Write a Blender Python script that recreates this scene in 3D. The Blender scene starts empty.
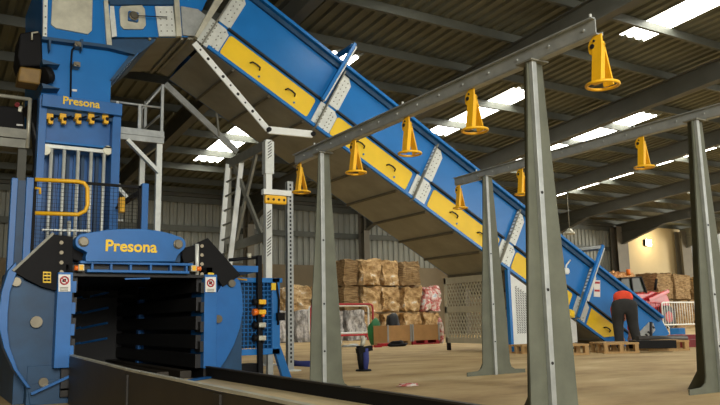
import bpy, bmesh, math, random
from mathutils import Vector as V3, Matrix, noise as mnoise
random.seed(7)
sc = bpy.context.scene
COL = sc.collection

# ------------------------------------------------------------------ camera
F, PITCH, ROLL, YAW, CAMH = 730.0, math.radians(9.2), 0.02, math.radians(31.2334), 0.6
fw = V3((math.sin(YAW)*math.cos(PITCH), math.cos(YAW)*math.cos(PITCH), math.sin(PITCH)))
rt = V3((math.cos(YAW), -math.sin(YAW), 0))
up = rt.cross(fw)
RI = rt*math.cos(ROLL) - up*math.sin(ROLL)
UI = up*math.cos(ROLL) + rt*math.sin(ROLL)
CAM = V3((0, 0, CAMH))
cd = bpy.data.cameras.new('camera'); cam = bpy.data.objects.new('camera', cd); COL.objects.link(cam)
cd.sensor_width = 36; cd.lens = F/720*36; cd.clip_start = .05; cd.clip_end = 300
m = Matrix((RI, UI, -fw)).transposed().to_4x4(); m.translation = CAM
cam.matrix_world = m
sc.camera = cam

def ray(x, y): return RI*((x-360)/F) + UI*(-(y-202.5)/F) + fw
def atV(x, y, v): d = ray(x, y); return CAM + d*(v/d.y)
def atU(x, y, u): d = ray(x, y); return CAM + d*(u/d.x)
def atZ(x, y, z): d = ray(x, y); return CAM + d*((z-CAMH)/d.z)

# ------------------------------------------------------------------ materials
def lin(c):
    c /= 255.0
    return c/12.92 if c <= .04045 else ((c+.055)/1.055)**2.4
def mat(name, rgb, rough=.5, metal=0.0, var=.12, scale=6.0, bump=0.0, stretch=None, spec=.5, detail=4):
    m = bpy.data.materials.new(name); m.use_nodes = True
    nt = m.node_tree; b = nt.nodes['Principled BSDF']
    b.inputs['Roughness'].default_value = rough
    b.inputs['Metallic'].default_value = metal
    b.inputs['Specular IOR Level'].default_value = spec
    c = [lin(v) for v in rgb]
    tc = nt.nodes.new('ShaderNodeTexCoord'); mp = nt.nodes.new('ShaderNodeMapping')
    nt.links.new(tc.outputs['Object'], mp.inputs[0])
    if stretch: mp.inputs['Scale'].default_value = stretch
    n = nt.nodes.new('ShaderNodeTexNoise'); n.inputs['Scale'].default_value = scale; n.inputs['Detail'].default_value = detail
    n.inputs['Roughness'].default_value = .6
    nt.links.new(mp.outputs[0], n.inputs['Vector'])
    r = nt.nodes.new('ShaderNodeValToRGB')
    r.color_ramp.elements[0].position = .3; r.color_ramp.elements[1].position = .7
    r.color_ramp.elements[0].color = [v*(1-var) for v in c]+[1]
    r.color_ramp.elements[1].color = [min(1, v*(1+var)) for v in c]+[1]
    nt.links.new(n.outputs['Fac'], r.inputs[0]); nt.links.new(r.outputs[0], b.inputs['Base Color'])
    if bump:
        bp = nt.nodes.new('ShaderNodeBump'); bp.inputs['Strength'].default_value = bump; bp.inputs['Distance'].default_value = .03
        nt.links.new(n.outputs['Fac'], bp.inputs['Height']); nt.links.new(bp.outputs[0], b.inputs['Normal'])
    return m
def ramp_mat(name, stops, scale=6, rough=.8, stretch=None, bump=.4, detail=8, tex='noise', dist=.03):
    m = bpy.data.materials.new(name); m.use_nodes = True
    nt = m.node_tree; b = nt.nodes['Principled BSDF']; b.inputs['Roughness'].default_value = rough
    b.inputs['Specular IOR Level'].default_value = .2
    tc = nt.nodes.new('ShaderNodeTexCoord'); mp = nt.nodes.new('ShaderNodeMapping')
    nt.links.new(tc.outputs['Object'], mp.inputs[0])
    if stretch: mp.inputs['Scale'].default_value = stretch
    if tex == 'noise':
        n = nt.nodes.new('ShaderNodeTexNoise'); n.inputs['Scale'].default_value = scale; n.inputs['Detail'].default_value = detail
        n.inputs['Roughness'].default_value = .65; out = n.outputs['Fac']
    else:
        n = nt.nodes.new('ShaderNodeTexVoronoi'); n.inputs['Scale'].default_value = scale
        sp = nt.nodes.new('ShaderNodeSeparateColor'); nt.links.new(n.outputs['Color'], sp.inputs[0]); out = sp.outputs[0]
    nt.links.new(mp.outputs[0], n.inputs['Vector'])
    r = nt.nodes.new('ShaderNodeValToRGB'); cr = r.color_ramp
    while len(cr.elements) < len(stops): cr.elements.new(.5)
    for e, (p, c) in zip(cr.elements, stops):
        e.position = p; e.color = [lin(v) for v in c]+[1]
    nt.links.new(out, r.inputs[0]); nt.links.new(r.outputs[0], b.inputs['Base Color'])
    if bump:
        bp = nt.nodes.new('ShaderNodeBump'); bp.inputs['Strength'].default_value = bump; bp.inputs['Distance'].default_value = dist
        nt.links.new(out, bp.inputs['Height']); nt.links.new(bp.outputs[0], b.inputs['Normal'])
    return m
def emit(name, rgb, s):
    m = bpy.data.materials.new(name); m.use_nodes = True
    b = m.node_tree.nodes['Principled BSDF']; c = [lin(v) for v in rgb]+[1]
    b.inputs['Base Color'].default_value = c
    b.inputs['Emission Color'].default_value = c; b.inputs['Emission Strength'].default_value = s
    return m

BLUE = mat('blue_paint', (34, 116, 188), .25, 0, .07, 2.0)
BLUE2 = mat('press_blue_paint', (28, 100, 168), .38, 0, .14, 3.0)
DBLUE = mat('shaded_oily_blue', (18, 64, 98), .5, 0, .25, 5.0)  # oily teal, darkened further to hold the shade on the left ring
YEL = mat('yellow_paint', (240, 200, 34), .4, 0, .06, 3.0)
YHANG = mat('amber_powder_coat', (244, 186, 26), .45, 0, .08, 8.0)
YTXT = mat('yellow_lettering', (240, 200, 40), .5, 0, .03, 8.0)
GALV = mat('galvanised_steel', (168, 172, 168), .45, .45, .16, 9.0)
GALVB = mat('bright_galvanised_steel', (214, 218, 210), .42, .25, .10, 12.0)
GUARDM = mat('beige_guard_steel', (186, 180, 156), .5, .1, .1, 5.0)
RIBM = mat('shadowed_rib_steel', (92, 86, 68), .7, .05, .14, 4.0)  # dark colour stands for the shadow at the pan joints
POSTG = mat('dull_post_steel', (100, 103, 88), .65, .15, .16, 5.0)
GALVD = mat('weathered_galvanised_steel', (132, 132, 120), .55, .3, .16, 7.0)
ZINC = mat('zinc_sheet', (196, 194, 174), .4, .35, .2, 5.0)
WHITEP = mat('white_painted_steel', (228, 232, 226), .45, .05, .05, 6.0)
PAN = mat('dusty_pan_steel', (142, 138, 120), .6, .05, .14, 2.5)
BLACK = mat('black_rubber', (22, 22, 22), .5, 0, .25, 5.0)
BLK2 = mat('black_painted_steel', (17, 17, 18), .65, 0, .2, 5.0, spec=.2)
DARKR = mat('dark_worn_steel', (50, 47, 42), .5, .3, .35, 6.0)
HOLE = mat('dark_slot', (20, 20, 18), .7, 0, .1, 5.0)
RED = mat('red_paint', (172, 28, 38), .4, 0, .1, 5.0)
ORANGE = mat('orange_lens', (245, 120, 30), .35, 0, .05, 5.0)
WHITE = mat('white_sticker', (225, 225, 218), .5, 0, .04, 9.0)
STEEL = mat('pin_steel', (118, 112, 96), .35, .7, .15, 9.0)
OCHRE = mat('ochre_motor_paint', (128, 100, 44), .5, 0, .2, 9.0)
CHUTE = mat('chute_floor_steel', (214, 194, 148), .5, .1, .18, 3.0, stretch=(3, .6, 1))
CHW = mat('chute_wall_steel', (50, 44, 34), .5, .2, .25, 4.0)
TROUS = mat('dark_trouser_cloth', (44, 44, 42), .9, 0, .2, 9.0)
JACK = mat('orange_red_jacket', (226, 74, 44), .85, 0, .12, 9.0)
SKIN = mat('skin', (196, 150, 122), .6, 0, .06, 9.0)
HAIR = mat('dark_hair', (40, 32, 26), .8, 0, .2, 20.0)
WOOD = mat('pallet_wood', (176, 142, 92), .8, 0, .22, 7.0, stretch=(6, 1, 6))
CARDB = mat('cardboard', (178, 136, 84), .85, 0, .12, 4.0)
CLEAT = mat('grey_corner_post', (150, 152, 148), .6, 0, .1, 4.0)
NAVY = mat('navy_cloth', (48, 58, 120), .85, 0, .2, 10.0)
GREENP = mat('green_plastic', (34, 110, 58), .5, 0, .15, 8.0)
GREENG = mat('green_tinted_glass', (26, 40, 30), .5, 0, .2, 4.0)
FILMG = ramp_mat('wrapped_waste', [(.3, (70, 70, 70)), (.45, (140, 138, 134)), (.6, (214, 212, 208)), (.72, (96, 92, 86))], 7, .35, (1, 1, .5), .6)  # pale stops paint the highlights on the plastic film
BALEM = ramp_mat('pressed_cardboard', [(.22, (70, 54, 36)), (.36, (150, 118, 78)), (.5, (200, 168, 120)), (.58, (212, 186, 144)), (.64, (238, 232, 218)), (.7, (96, 74, 50))], 3.2, .9, (1, 1, 1.6), 1.0)
BALED = ramp_mat('layered_cardboard', [(.3, (78, 60, 40)), (.45, (134, 108, 74)), (.6, (172, 146, 106)), (.75, (98, 76, 50))], 6, .9, (.6, .6, 6), .9)
BALEW = ramp_mat('mixed_paper', [(.3, (150, 116, 76)), (.42, (226, 220, 210)), (.47, (190, 70, 66)), (.6, (232, 228, 220)), (.7, (70, 140, 190)), (.8, (190, 150, 104))], 3, .85, None, .9)
GLOWB = ramp_mat('loose_waste', [(.3, (150, 92, 50)), (.5, (206, 150, 96)), (.65, (230, 196, 150)), (.8, (196, 84, 60))], 8, .9, None, .9)
SAND = ramp_mat('dusty_concrete', [(.28, (140, 116, 78)), (.42, (176, 150, 106)), (.58, (194, 170, 124)), (.75, (216, 196, 152))], .9, .75, (1, 2.0, 1), .25, 10)
SHEET = mat('roof_sheet', (106, 107, 90), .7, .05, .12, .8)
CLAD = mat('wall_cladding', (150, 152, 140), .6, .1, .1, .7)
CLADB = mat('pale_translucent_cladding', (214, 222, 226), .5, 0, .1, .7)
CONC = mat('precast_concrete', (132, 118, 92), .85, 0, .12, 1.2)
CREAM = mat('cream_block_wall', (206, 188, 146), .85, 0, .05, 1.0)
RAFT = mat('dark_structural_steel', (84, 84, 74), .6, .1, .12, 2.0)
COLM = mat('lit_column_steel', (118, 112, 96), .6, .1, .12, 2.0)  # rafter steel made paler, paints the light on the far column
PURL = mat('purlin_steel', (92, 95, 86), .55, .25, .12, 3.0)
SKY_L = emit('daylit_rooflight', (255, 252, 244), 9.0)
LAMP = emit('floodlight_lens', (255, 232, 180), 60.0)

# ------------------------------------------------------------------ mesh builder
class MB:
    def __init__(s): s.v = []; s.f = []; s.sm = []
    def add(s, vs, fs, smooth=False):
        o = len(s.v); s.v += [V3(p) for p in vs]
        for f in fs: s.f.append([i+o for i in f]); s.sm.append(smooth)
        return s
    def box(s, x0, x1, y0, y1, z0, z1):
        x0, x1 = sorted((x0, x1)); y0, y1 = sorted((y0, y1)); z0, z1 = sorted((z0, z1))
        return s.add([(x0,y0,z0),(x1,y0,z0),(x1,y1,z0),(x0,y1,z0),(x0,y0,z1),(x1,y0,z1),(x1,y1,z1),(x0,y1,z1)],
                     [(3,2,1,0),(4,5,6,7),(0,1,5,4),(1,2,6,5),(2,3,7,6),(3,0,4,7)])
    def prism(s, poly, vec):
        poly = [V3(p) for p in poly]; vec = V3(vec); n = len(poly)
        nrm = V3((0,0,0))
        for i in range(n): nrm += poly[i].cross(poly[(i+1) % n])
        if nrm.dot(vec) > 0: poly.reverse()
        return s.add(poly+[p+vec for p in poly], [list(range(n)), list(range(2*n-1, n-1, -1))] +
                     [((i+1) % n, i, n+i, n+(i+1) % n) for i in range(n)])
    def beam(s, a, b, w, h, upv=(0,0,1)):
        a = V3(a); b = V3(b); d = (b-a).normalized(); u = V3(upv)
        if abs(d.dot(u)) > .98: u = V3((0,1,0))
        r = d.cross(u).normalized(); u = r.cross(d)
        q = [a+r*(w/2*i)+u*(h/2*j) for i, j in ((-1,-1),(1,-1),(1,1),(-1,1))]
        return s.prism(q, b-a)
    def tube(s, pts, r, n=8, closed=False, cap=True):
        pts = [V3(p) for p in pts]; k = len(pts); vs = []; prev = None
        for i, p in enumerate(pts):
            if closed: d = pts[(i+1) % k]-pts[i-1]
            else: d = pts[min(i+1, k-1)]-pts[max(i-1, 0)]
            d.normalize()
            if prev is None:
                u = V3((0,0,1)) if abs(d.z) < .9 else V3((1,0,0))
                prev = (u-d*u.dot(d)).normalized()
            else: prev = (prev-d*prev.dot(d)).normalized()
            w = d.cross(prev); rr = r[i] if isinstance(r, (list, tuple)) else r
            vs += [p+prev*(math.cos(2*math.pi*j/n)*rr)+w*(math.sin(2*math.pi*j/n)*rr) for j in range(n)]
        fs = []
        for i in range(k if closed else k-1):
            a = i*n; b = ((i+1) % k)*n
            fs += [(a+j, a+(j+1) % n, b+(j+1) % n, b+j) for j in range(n)]
        s.add(vs, fs, True)
        if cap and not closed:
            o = len(s.v)-len(vs)
            s.f.append([o+j for j in range(n-1, -1, -1)]); s.sm.append(False)
            s.f.append([o+(k-1)*n+j for j in range(n)]); s.sm.append(False)
        return s
    def cyl(s, a, b, r, n=20): return s.tube([a, b], r, n)
    def ring(s, c, R, r, axis=(0,0,1), n=28, m=8):
        ax = V3(axis).normalized(); u = ax.orthogonal().normalized(); w = ax.cross(u); c = V3(c)
        return s.tube([c+u*(R*math.cos(2*math.pi*i/n))+w*(R*math.sin(2*math.pi*i/n)) for i in range(n)], r, m, True)
    def build(s, name, material, parent=None, bevel=0, kind=None, label=None):
        me = bpy.data.meshes.new(name)
        if parent is None:
            xs = [p.x for p in s.v]; ys = [p.y for p in s.v]; zs = [p.z for p in s.v]
            org = V3(((min(xs)+max(xs))/2, (min(ys)+max(ys))/2, min(zs)))
        else: org = wloc(parent)
        me.from_pydata([tuple(p-org) for p in s.v], [], s.f)
        me.polygons.foreach_set('use_smooth', s.sm)
        me.materials.append(material); me.update()
        o = bpy.data.objects.new(name, me); COL.objects.link(o)
        if parent is None: o.location = org
        else: o.parent = parent
        if bevel:
            b = o.modifiers.new('bevel', 'BEVEL'); b.width = bevel; b.segments = 2; b.limit_method = 'ANGLE'
        if kind: o['kind'] = kind
        if label: o['label'] = label
        return o
def wloc(o):
    p = V3((0,0,0))
    while o is not None: p = p+V3(o.location); o = o.parent
    return p
def thing(name, label, cat, loc=(0,0,0), group=None):
    o = bpy.data.objects.new(name, None); COL.objects.link(o); o.location = loc
    o.empty_display_size = .2
    return tag(o, label, cat, group)
def tag(o, label, cat, group=None, kind=None):
    o['label'] = label; o['category'] = cat
    if group: o['group'] = group
    if kind: o['kind'] = kind
    return o
def struct(mb, name, material): return mb.build(name, material, None, 0, 'structure')
def dup(root, loc, label, group=None, rz=0, scale=None):
    r = root.copy(); COL.objects.link(r); r.location = loc; r.rotation_euler = (0,0,rz); r['label'] = label
    if group: r['group'] = group
    if scale: r.scale = scale
    for ch in list(root.children):
        c = ch.copy(); COL.objects.link(c); c.parent = r
        for g in list(ch.children):
            d = g.copy(); COL.objects.link(d); d.parent = c
    return r
def pv(pts, v, thick, mb=None):
    """polygon given in the picture plane of the upright plane y=v, extruded backwards by thick"""
    mb = mb or MB()
    return mb.prism([atV(x, y, v) for x, y in pts], (0, thick, 0))
def text(name, s, centre, width, material, parent, height=None, ext=.004, bold=.0):
    cu = bpy.data.curves.new(name, 'FONT'); cu.body = s; cu.align_x = 'CENTER'; cu.align_y = 'CENTER'
    cu.extrude = .01; cu.offset = bold; cu.resolution_u = 4
    t = bpy.data.objects.new(name, cu); COL.objects.link(t)
    bpy.context.view_layer.update()
    dg = bpy.context.evaluated_depsgraph_get()
    me = bpy.data.meshes.new_from_object(t.evaluated_get(dg))
    bpy.data.objects.remove(t); bpy.data.curves.remove(cu)
    xs = [v.co.x for v in me.vertices]; ys = [v.co.y for v in me.vertices]
    k = width/(max(xs)-min(xs)); ky = k if height is None else height/(max(ys)-min(ys))
    cx, cy = (max(xs)+min(xs))/2, (max(ys)+min(ys))/2
    c = V3(centre)-wloc(parent)
    for v in me.vertices:
        x, y, z = v.co
        v.co = (c.x+(x-cx)*k, c.y-(z/.01)*ext, c.z+(y-cy)*ky)
    me.materials.clear(); me.materials.append(material)
    o = bpy.data.objects.new(name, me); COL.objects.link(o); o.parent = parent
    return o
def wire_mesh(mb, o, a, b, na, nb, t=.004):
    """grid of thin wires over the parallelogram o, o+a, o+b"""
    o, a, b = V3(o), V3(a), V3(b); n = a.cross(b).normalized()
    for i in range(na+1): mb.beam(o+a*(i/na), o+a*(i/na)+b, t, t, n)
    for j in range(nb+1): mb.beam(o+b*(j/nb), o+b*(j/nb)+a, t, t, n)
    return mb

# ------------------------------------------------------------------ building shell
VW, ZE, SL = 24.0, 5.14, .07
U0, U1, VF = -7.0, 42.0, -9.0
def zr(v): return ZE + SL*(VW-v)
floor = MB().box(U0, U1, VF, VW+.2, -.15, 0); struct(floor, 'floor', SAND)

PER = .25
def profile(a, b, h=.045):
    """(u, rise) stations of a trapezoid sheet between whole periods a..b"""
    st = []
    for k in range(a, b):
        u = k*PER
        st += [(u, 0), (u+.1, 0), (u+.125, h), (u+.215, h)]
    st.append((b*PER, 0)); return st
sky_cols = [(k, k+3) for k in (27, 47, 65, 84, 103, 121, 140)]
sky_rows = [(16.9, 20.6), (12.3, 15.9), (5.9, 9.2), (-.6, 2.6)]  # last row is out of view, added to light the near chute floor
def sheet(mb, a, b, v0, v1):
    st = profile(a, b); n = len(st)
    mb.add([(u, v, zr(v)+h) for v in (v0, v1) for u, h in st], [(i+n, i+n+1, i+1, i) for i in range(n-1)])
ka, kb = int(U0/PER), int(U1/PER)
roof = MB(); vs = sorted([VF, VW+.2]+[x for r in sky_rows for x in r])
for v0, v1 in zip(vs, vs[1:]):
    lit = any(abs(v0-r[0]) < .01 for r in sky_rows)
    if not lit: sheet(roof, ka, kb, v0, v1); continue
    k = ka
    for a, b in sky_cols:
        sheet(roof, k, a, v0, v1); k = b
    sheet(roof, k, kb, v0, v1)
struct(roof, 'ceiling', SHEET)
n = 0
for r0, r1 in sky_rows:
    for a, b in sky_cols:
        n += 1; q = MB(); sheet(q, a, b, r0, r1); struct(q, 'window_%d' % n, SKY_L)
# purlins
v = 10.1+1.55*8+1.2
while v > VF:
    q = MB(); z = zr(v)
    q.box(U0, U1, v-.006, v+.006, z-.2, z-.005); q.box(U0, U1, v-.065, v-.006, z-.2, z-.19); q.box(U0, U1, v+.006, v+.065, z-.015, z-.005)
    struct(q, 'roof_purlin', PURL); v -= 1.2 if v > 23 else 1.55
# rafters (I-beams) and wall columns
bays = [-4.4, .3, 5.0, 9.75, 14.45, 19.2, 23.9, 28.9, 33.8]
for u in bays:
    q = MB()
    for dz0, dz1, hw in ((-.215, -.235, .1), (-.235, -.64, .012), (-.64, -.665, .1)):
        q.prism([(u-hw, VF, zr(VF)+dz0), (u+hw, VF, zr(VF)+dz0), (u+hw, VF, zr(VF)+dz1), (u-hw, VF, zr(VF)+dz1)], (0, VW-.3-VF, -SL*(VW-.3-VF)))
    # haunch at the eaves
    ve = VW-.35
    q.prism([(u-.012, ve, zr(ve)-.66), (u-.012, ve-2.6, zr(ve-2.6)-.66), (u-.012, ve, zr(ve)-1.25)], (.024, 0, 0))
    q.prism([(u-.1, ve, zr(ve)-1.25), (u+.1, ve, zr(ve)-1.25), (u+.1, ve-2.6, zr(ve-2.6)-.66), (u-.1, ve-2.6, zr(ve-2.6)-.66)], (0, 0, -.02))
    struct(q, 'roof_rafter', RAFT)
    q = MB(); zt = ZE-.3
    hw = .38 if u > 25 else .12
    q.box(u-hw, u+hw, VW-.62, VW-.6, 0, zt); q.box(u-.012, u+.012, VW-.6, VW-.22, 0, zt); q.box(u-hw, u+hw, VW-.22, VW-.2, 0, zt)
    struct(q, 'wall_column', COLM)
# back wall: concrete panels below, cladding above
CT = 2.66
q = MB(); q.box(U0, 29.4, VW, VW+.2, 0, CT)
q.box(U0, 29.4, VW-.012, VW, CT*.48, CT*.485)
struct(q, 'wall_back', CONC)
def cladding(a, b, v, z0, z1):
    q = MB(); st = profile(a, b, .04); n = len(st)
    return q.add([(u, v-h, z) for z in (z0, z1) for u, h in st], [(i, i+1, i+n+1, i+n) for i in range(n-1)])
struct(cladding(ka, 117, VW+.1, CT, ZE+.3), 'wall_back_cladding', CLAD)
struct(MB().box(29.4, 34.2, VW, VW+.2, 0, ZE+.2), 'wall_back_cream', CREAM)
struct(cladding(137, kb, VW+.05, 0, ZE+.3), 'wall_back_pale_cladding', CLADB)
for z in (3.78, 4.75):
    q = MB(); q.box(U0, 29.2, VW-.16, VW-.15, z-.1, z+.1); q.box(U0, 29.2, VW-.15, VW+.04, z+.09, z+.1); struct(q, 'wall_girt', PURL)
q = MB().box(U0, 29.2, VW-.2, VW-.02, ZE-.28, ZE-.05); struct(q, 'trim_1', RAFT)
# end walls
def endwall(u, name):
    q = MB(); q.box(u, u+.2, VF+4 if u > 0 else VF, VW, 0, CT); struct(q, name, CONC)
    q = MB(); st = []
    v = (VF+4 if u > 0 else VF)
    while v < VW: st += [(v, 0), (v+.1, 0), (v+.125, .04), (v+.215, .04)]; v += PER
    n = len(st); q.add([(u+.1+h, vv, CT) for vv, h in st]+[(u+.1+h, vv, zr(vv)+.05) for vv, h in st], [(i, i+1, i+n+1, i+n) for i in range(n-1)])
    struct(q, name+'_cladding', CLAD)
endwall(U0, 'wall_left'); endwall(U1-.3, 'wall_right')
# floodlight on the back wall
fl = thing('floodlight', 'lit floodlight glaring high on the cream wall at the far right', 'light', atV(646, 243, VW))
c = wloc(fl)
q = MB(); q.box(c.x-.22, c.x+.22, c.y-.16, c.y, c.z-.16, c.z+.16); q.build('housing', BLK2, fl, .02)
q = MB(); q.prism([(c.x-.2, c.y-.165, c.z-.15), (c.x+.2, c.y-.165, c.z-.15), (c.x+.2, c.y-.165, c.z+.15), (c.x-.2, c.y-.165, c.z+.15)], (0, .006, 0)); q.build('lens', LAMP, fl)

pc = atV(570, 237, 18)
pd = thing('pendant_lamp', 'small pale pendant lamp hanging from the roof beyond the conveyor', 'light', pc)
q = MB(); q.tube([pc+V3((0,0,.1)), pc+V3((0,0,.2)), pc+V3((0,0,.3))], [.2, .14, .05], 16); q.build('shade', ZINC, pd)
q = MB(); q.cyl(pc+V3((0,0,.3)), V3((pc.x, 18, zr(18)-.0)), .015, 6); q.build('suspension_rod', GALVD, pd)

# ------------------------------------------------------------------ incline conveyor
VC, VB = 9.82, 11.55
AL = math.atan(.5575)
CO = atV(215.3, 53.7, VC)
ds = V3((math.cos(AL), 0, -math.sin(AL))); dt = V3((math.sin(AL), 0, math.cos(AL)))
def cp(s, t, v=0.0): return CO + ds*s + dt*t + V3((0, v, 0))
def cpoly(pts, v0, th, mb=None):
    mb = mb or MB(); return mb.prism([cp(s, t, v0) for s, t in pts], (0, th, 0))
SEND = 10.72
cv = thing('incline_conveyor', 'long blue inclined feed conveyor with yellow lower panels rising from the floor to the tower', 'conveyor', (CO.x+4.5, VC, 0))
bx = [-.2, 1.9, 3.98, 6.08, 8.16, 10.3]                # splice stations
TOP = 1.2
# upper blue side skins, one per section
for a, b in zip(bx, bx[1:]):
    e = b
    poly = [(a, .45), (e, .45), (e, TOP), (a, TOP)]
    if b == 10.3: poly = [(a, .45), (a, TOP), (10.35, 1.22), (10.72, 1.06), (10.5, .45)]
    cpoly(poly, .03, .03).build('side_skin', BLUE, cv, .003)
    cpoly([(a, 0), (e, 0), (e, .45), (a, .45)] if b != 10.3 else [(a, 0), (9.55, 0), (10.5, .45), (a, .45)], .02, .03).build('lower_skin', BLUE, cv, .003)
# black divider strip
q = MB()
for a, b in zip(bx, bx[1:]): q.beam(cp(a+.16, .46, -.0), cp(b-.12 if b < 10 else 10.2, .46, -.0), .07, .03, dt)
q.build('divider_strip', BLACK, cv)
# top flange, near and far
q = MB(); q.beam(cp(-.2, TOP+.02, -.02), cp(10.33, TOP+.02, -.02), .1, .05, dt); q.build('top_flange', BLUE, cv, .004)
q = MB(); q.beam(cp(-.2, TOP-.06, -.0), cp(10.3, TOP-.06, -.0), .05, .07, dt); q.build('flange_lip', DBLUE, cv)
# lower edge channel
q = MB(); q.beam(cp(-.15, .02, .0), cp(9.55, .02, .0), .05, .05, dt); q.build('bottom_edge', BLUE, cv, .004)
# far side
cpoly([(-.2, 0), (9.6, 0), (10.72, 1.06), (10.35, 1.22), (-.2, TOP)], VB-VC-.03, .03).build('far_skin', BLUE2, cv)
# underside pan with cross ribs
q = MB(); cpoly([(-.2, -.005), (9.55, -.005), (9.55, .02), (-.2, .02)], .03, VB-VC-.06, q); q.build('underside_pan', PAN, cv)
for i in range(14):
    s = .35+i*.66
    q = MB(); q.beam(cp(s, -.02, .05), cp(s, -.02, VB-VC-.02), .03, .04, dt); q.build('cross_rib', RIBM, cv)
q = MB(); cpoly([(-.2, .55), (10.2, .55), (10.2, .58), (-.2, .58)], .06, VB-VC-.12, q); q.build('belt', BLACK, cv)
# yellow hinged panels with pull handles
def rrect(s0, s1, t0, t1, r, k=4):
    out = []
    for cx, cy, a0 in ((s1-r, t1-r, 0), (s0+r, t1-r, 90), (s0+r, t0+r, 180), (s1-r, t0+r, 270)):
        out += [(cx+r*math.cos(math.radians(a0+90*i/k)), cy+r*math.sin(math.radians(a0+90*i/k))) for i in range(k+1)]
    return out
for a, b in ((.04, 1.68), (2.13, 3.77), (4.26, 5.9), (6.34, 7.9), (8.46, 9.32)):
    p = cpoly(rrect(a, b, .055, .41, .05) if b < 9 else [(8.46, .06), (8.98, .06), (9.36, .3), (9.42, .41), (8.46, .41)], .006, .014).build('access_panel', YEL, cv, .002)
    for hs in ((a+.55, b-.42) if b < 9 else (8.98,)):
        q = MB(); q.tube([cp(hs-.09, .22, .0), cp(hs-.07, .245, -.035), cp(hs, .25, -.045), cp(hs+.07, .245, -.035), cp(hs+.09, .22, .0)], .013, 8)
        q.build('handle', BLACK, p)
        q = MB(); q.cyl(cp(hs+.13, .13, .008), cp(hs+.13, .13, -.006), .016, 10); q.build('latch', BLUE, p)
# galvanised bolted splice plates
def bolts(mb, pts, r=.011, v0=.0, n=6):
    for s, t in pts: mb.cyl(cp(s, t, v0+.006), cp(s, t, v0-.012), r, n)
for k, b in enumerate(bx[:5]):
    o = cpoly([(b-.14, .0), (b+.22, .0), (b+.22, .38), (b+.14, .44), (b-.14, .44)], -.004, .018).build('splice_plate', GALVB, cv, .003)
    q = MB(); bolts(q, [(b+x, y) for x in (-.06, .0, .1, .15) for y in (.06, .12, .19, .26, .33, .38) if random.random() < .75], .01, -.004); q.build('bolt_set', GALVD, o)
    o = cpoly([(b-.03, .49), (b+.19, .49), (b+.19, 1.0), (b+.1, 1.1), (b-.03, 1.1)], .012, .016).build('splice_plate', GALVB, cv, .003)
    q = MB(); bolts(q, [(b+x, .58+.085*j) for x in (.05, .12) for j in range(6)], .009, .012); q.build('bolt_set', GALVD, o)
    # upright stiffener flange standing proud of the side
    q = MB(); q.prism([cp(b-.045, -.06, .02), cp(b-.045, 1.12, .02), cp(b-.045, 1.12, -.07), cp(b-.045, .0, -.07)], ds*.02); q.build('stiffener', GALVD, cv)
    if k > 1:
        q = MB()
        for j in range(7):
            t = .58+j*.075; q.prism([cp(b-.0475, t, .0), cp(b-.0475, t+.045, .0), cp(b-.0475, t+.045, -.05), cp(b-.0475, t, -.05)], ds*.002)
        q.build('slot_row', WHITEP, cv)
# two blue portal frames over the belt
for b, tt, tb in ((1.73, 1.62, .42), (8.1, 1.62, .02)):
    pf = MB(); pf.beam(cp(b+(tb-.02)*.025, tb, -.1), cp(b+.04, tt, -.1), .06, .055, ds); pf = pf.build('portal_post', BLUE, cv, .004)
    q = MB(); q.beam(cp(b+.045, tb, -.1), cp(b+.085, tt-.04, -.1), .06, .02, ds); q.build('post_flange', GALVB, pf)
    q = MB(); q.beam(cp(b+.03, tt-.06, -.1), cp(b+.03, tt-.06, VB-VC+.1), .07, .07, ds); q.build('cross_bar', GALV if b > 5 else BLUE, pf)
    q = MB(); q.beam(cp(b+.04, tt, VB-VC+.1), cp(b, .1, VB-VC+.1), .07, .09, ds); q.build('far_post', BLUE, pf)
# tail end: boot with slotted side, yellow latch, label, cable
q = MB(); cpoly([(9.75, .44), (10.05, .96), (10.18, 1.0), (10.28, .9), (10.05, .44)], .012, .02, q); o = q.build('tail_plate', GALV, cv, .004)
q = MB()
for j in range(6): cpoly([(9.93+j*.045, .5+j*.08), (10.0+j*.045, .5+j*.08), (10.02+j*.045, .54+j*.08), (9.95+j*.045, .54+j*.08)], .005, .01, q)
q.build('slot_row', HOLE, o)
q = MB(); q.tube([atV(651, 341, 9.6), atV(651, 322, 9.6)], .03, 10); q.build('tail_pin', BLACK, cv)
q = pv([(570.5, 309), (575, 311), (575, 318), (570.5, 316)], VC-.14, .12); q.build('latch_box', YEL, cv, .01)
q = pv([(594, 280), (600.2, 280.4), (600.2, 297), (594, 296.6)], VC+.022, .012); lb = q.build('warning_label', WHITE, cv)
for y in (281.5, 289.5): pv([(594.6, y), (599.8, y+.3), (599.8, y+2.3), (594.6, y+2)], VC+.018, .006).build('red_band', RED, lb)
q = MB(); q.cyl(cp(7.55, .7, .03), cp(7.55, .7, -.05), .06, 14); q.box(cp(7.5, .5).x-.04, cp(7.5, .5).x+.05, VC-.06, VC+.02, cp(7.5,.5).z-.1, cp(7.5,.5).z+.12); q.build('sensor_bracket', GALVB, cv)
q = MB(); q.tube([cp(7.5, .46, -.02), cp(7.52, .62, -.04), cp(7.5, .8, -.03), cp(7.56, .95, -.02)], .015, 8); q.build('cable', GALVB, cv)
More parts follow.
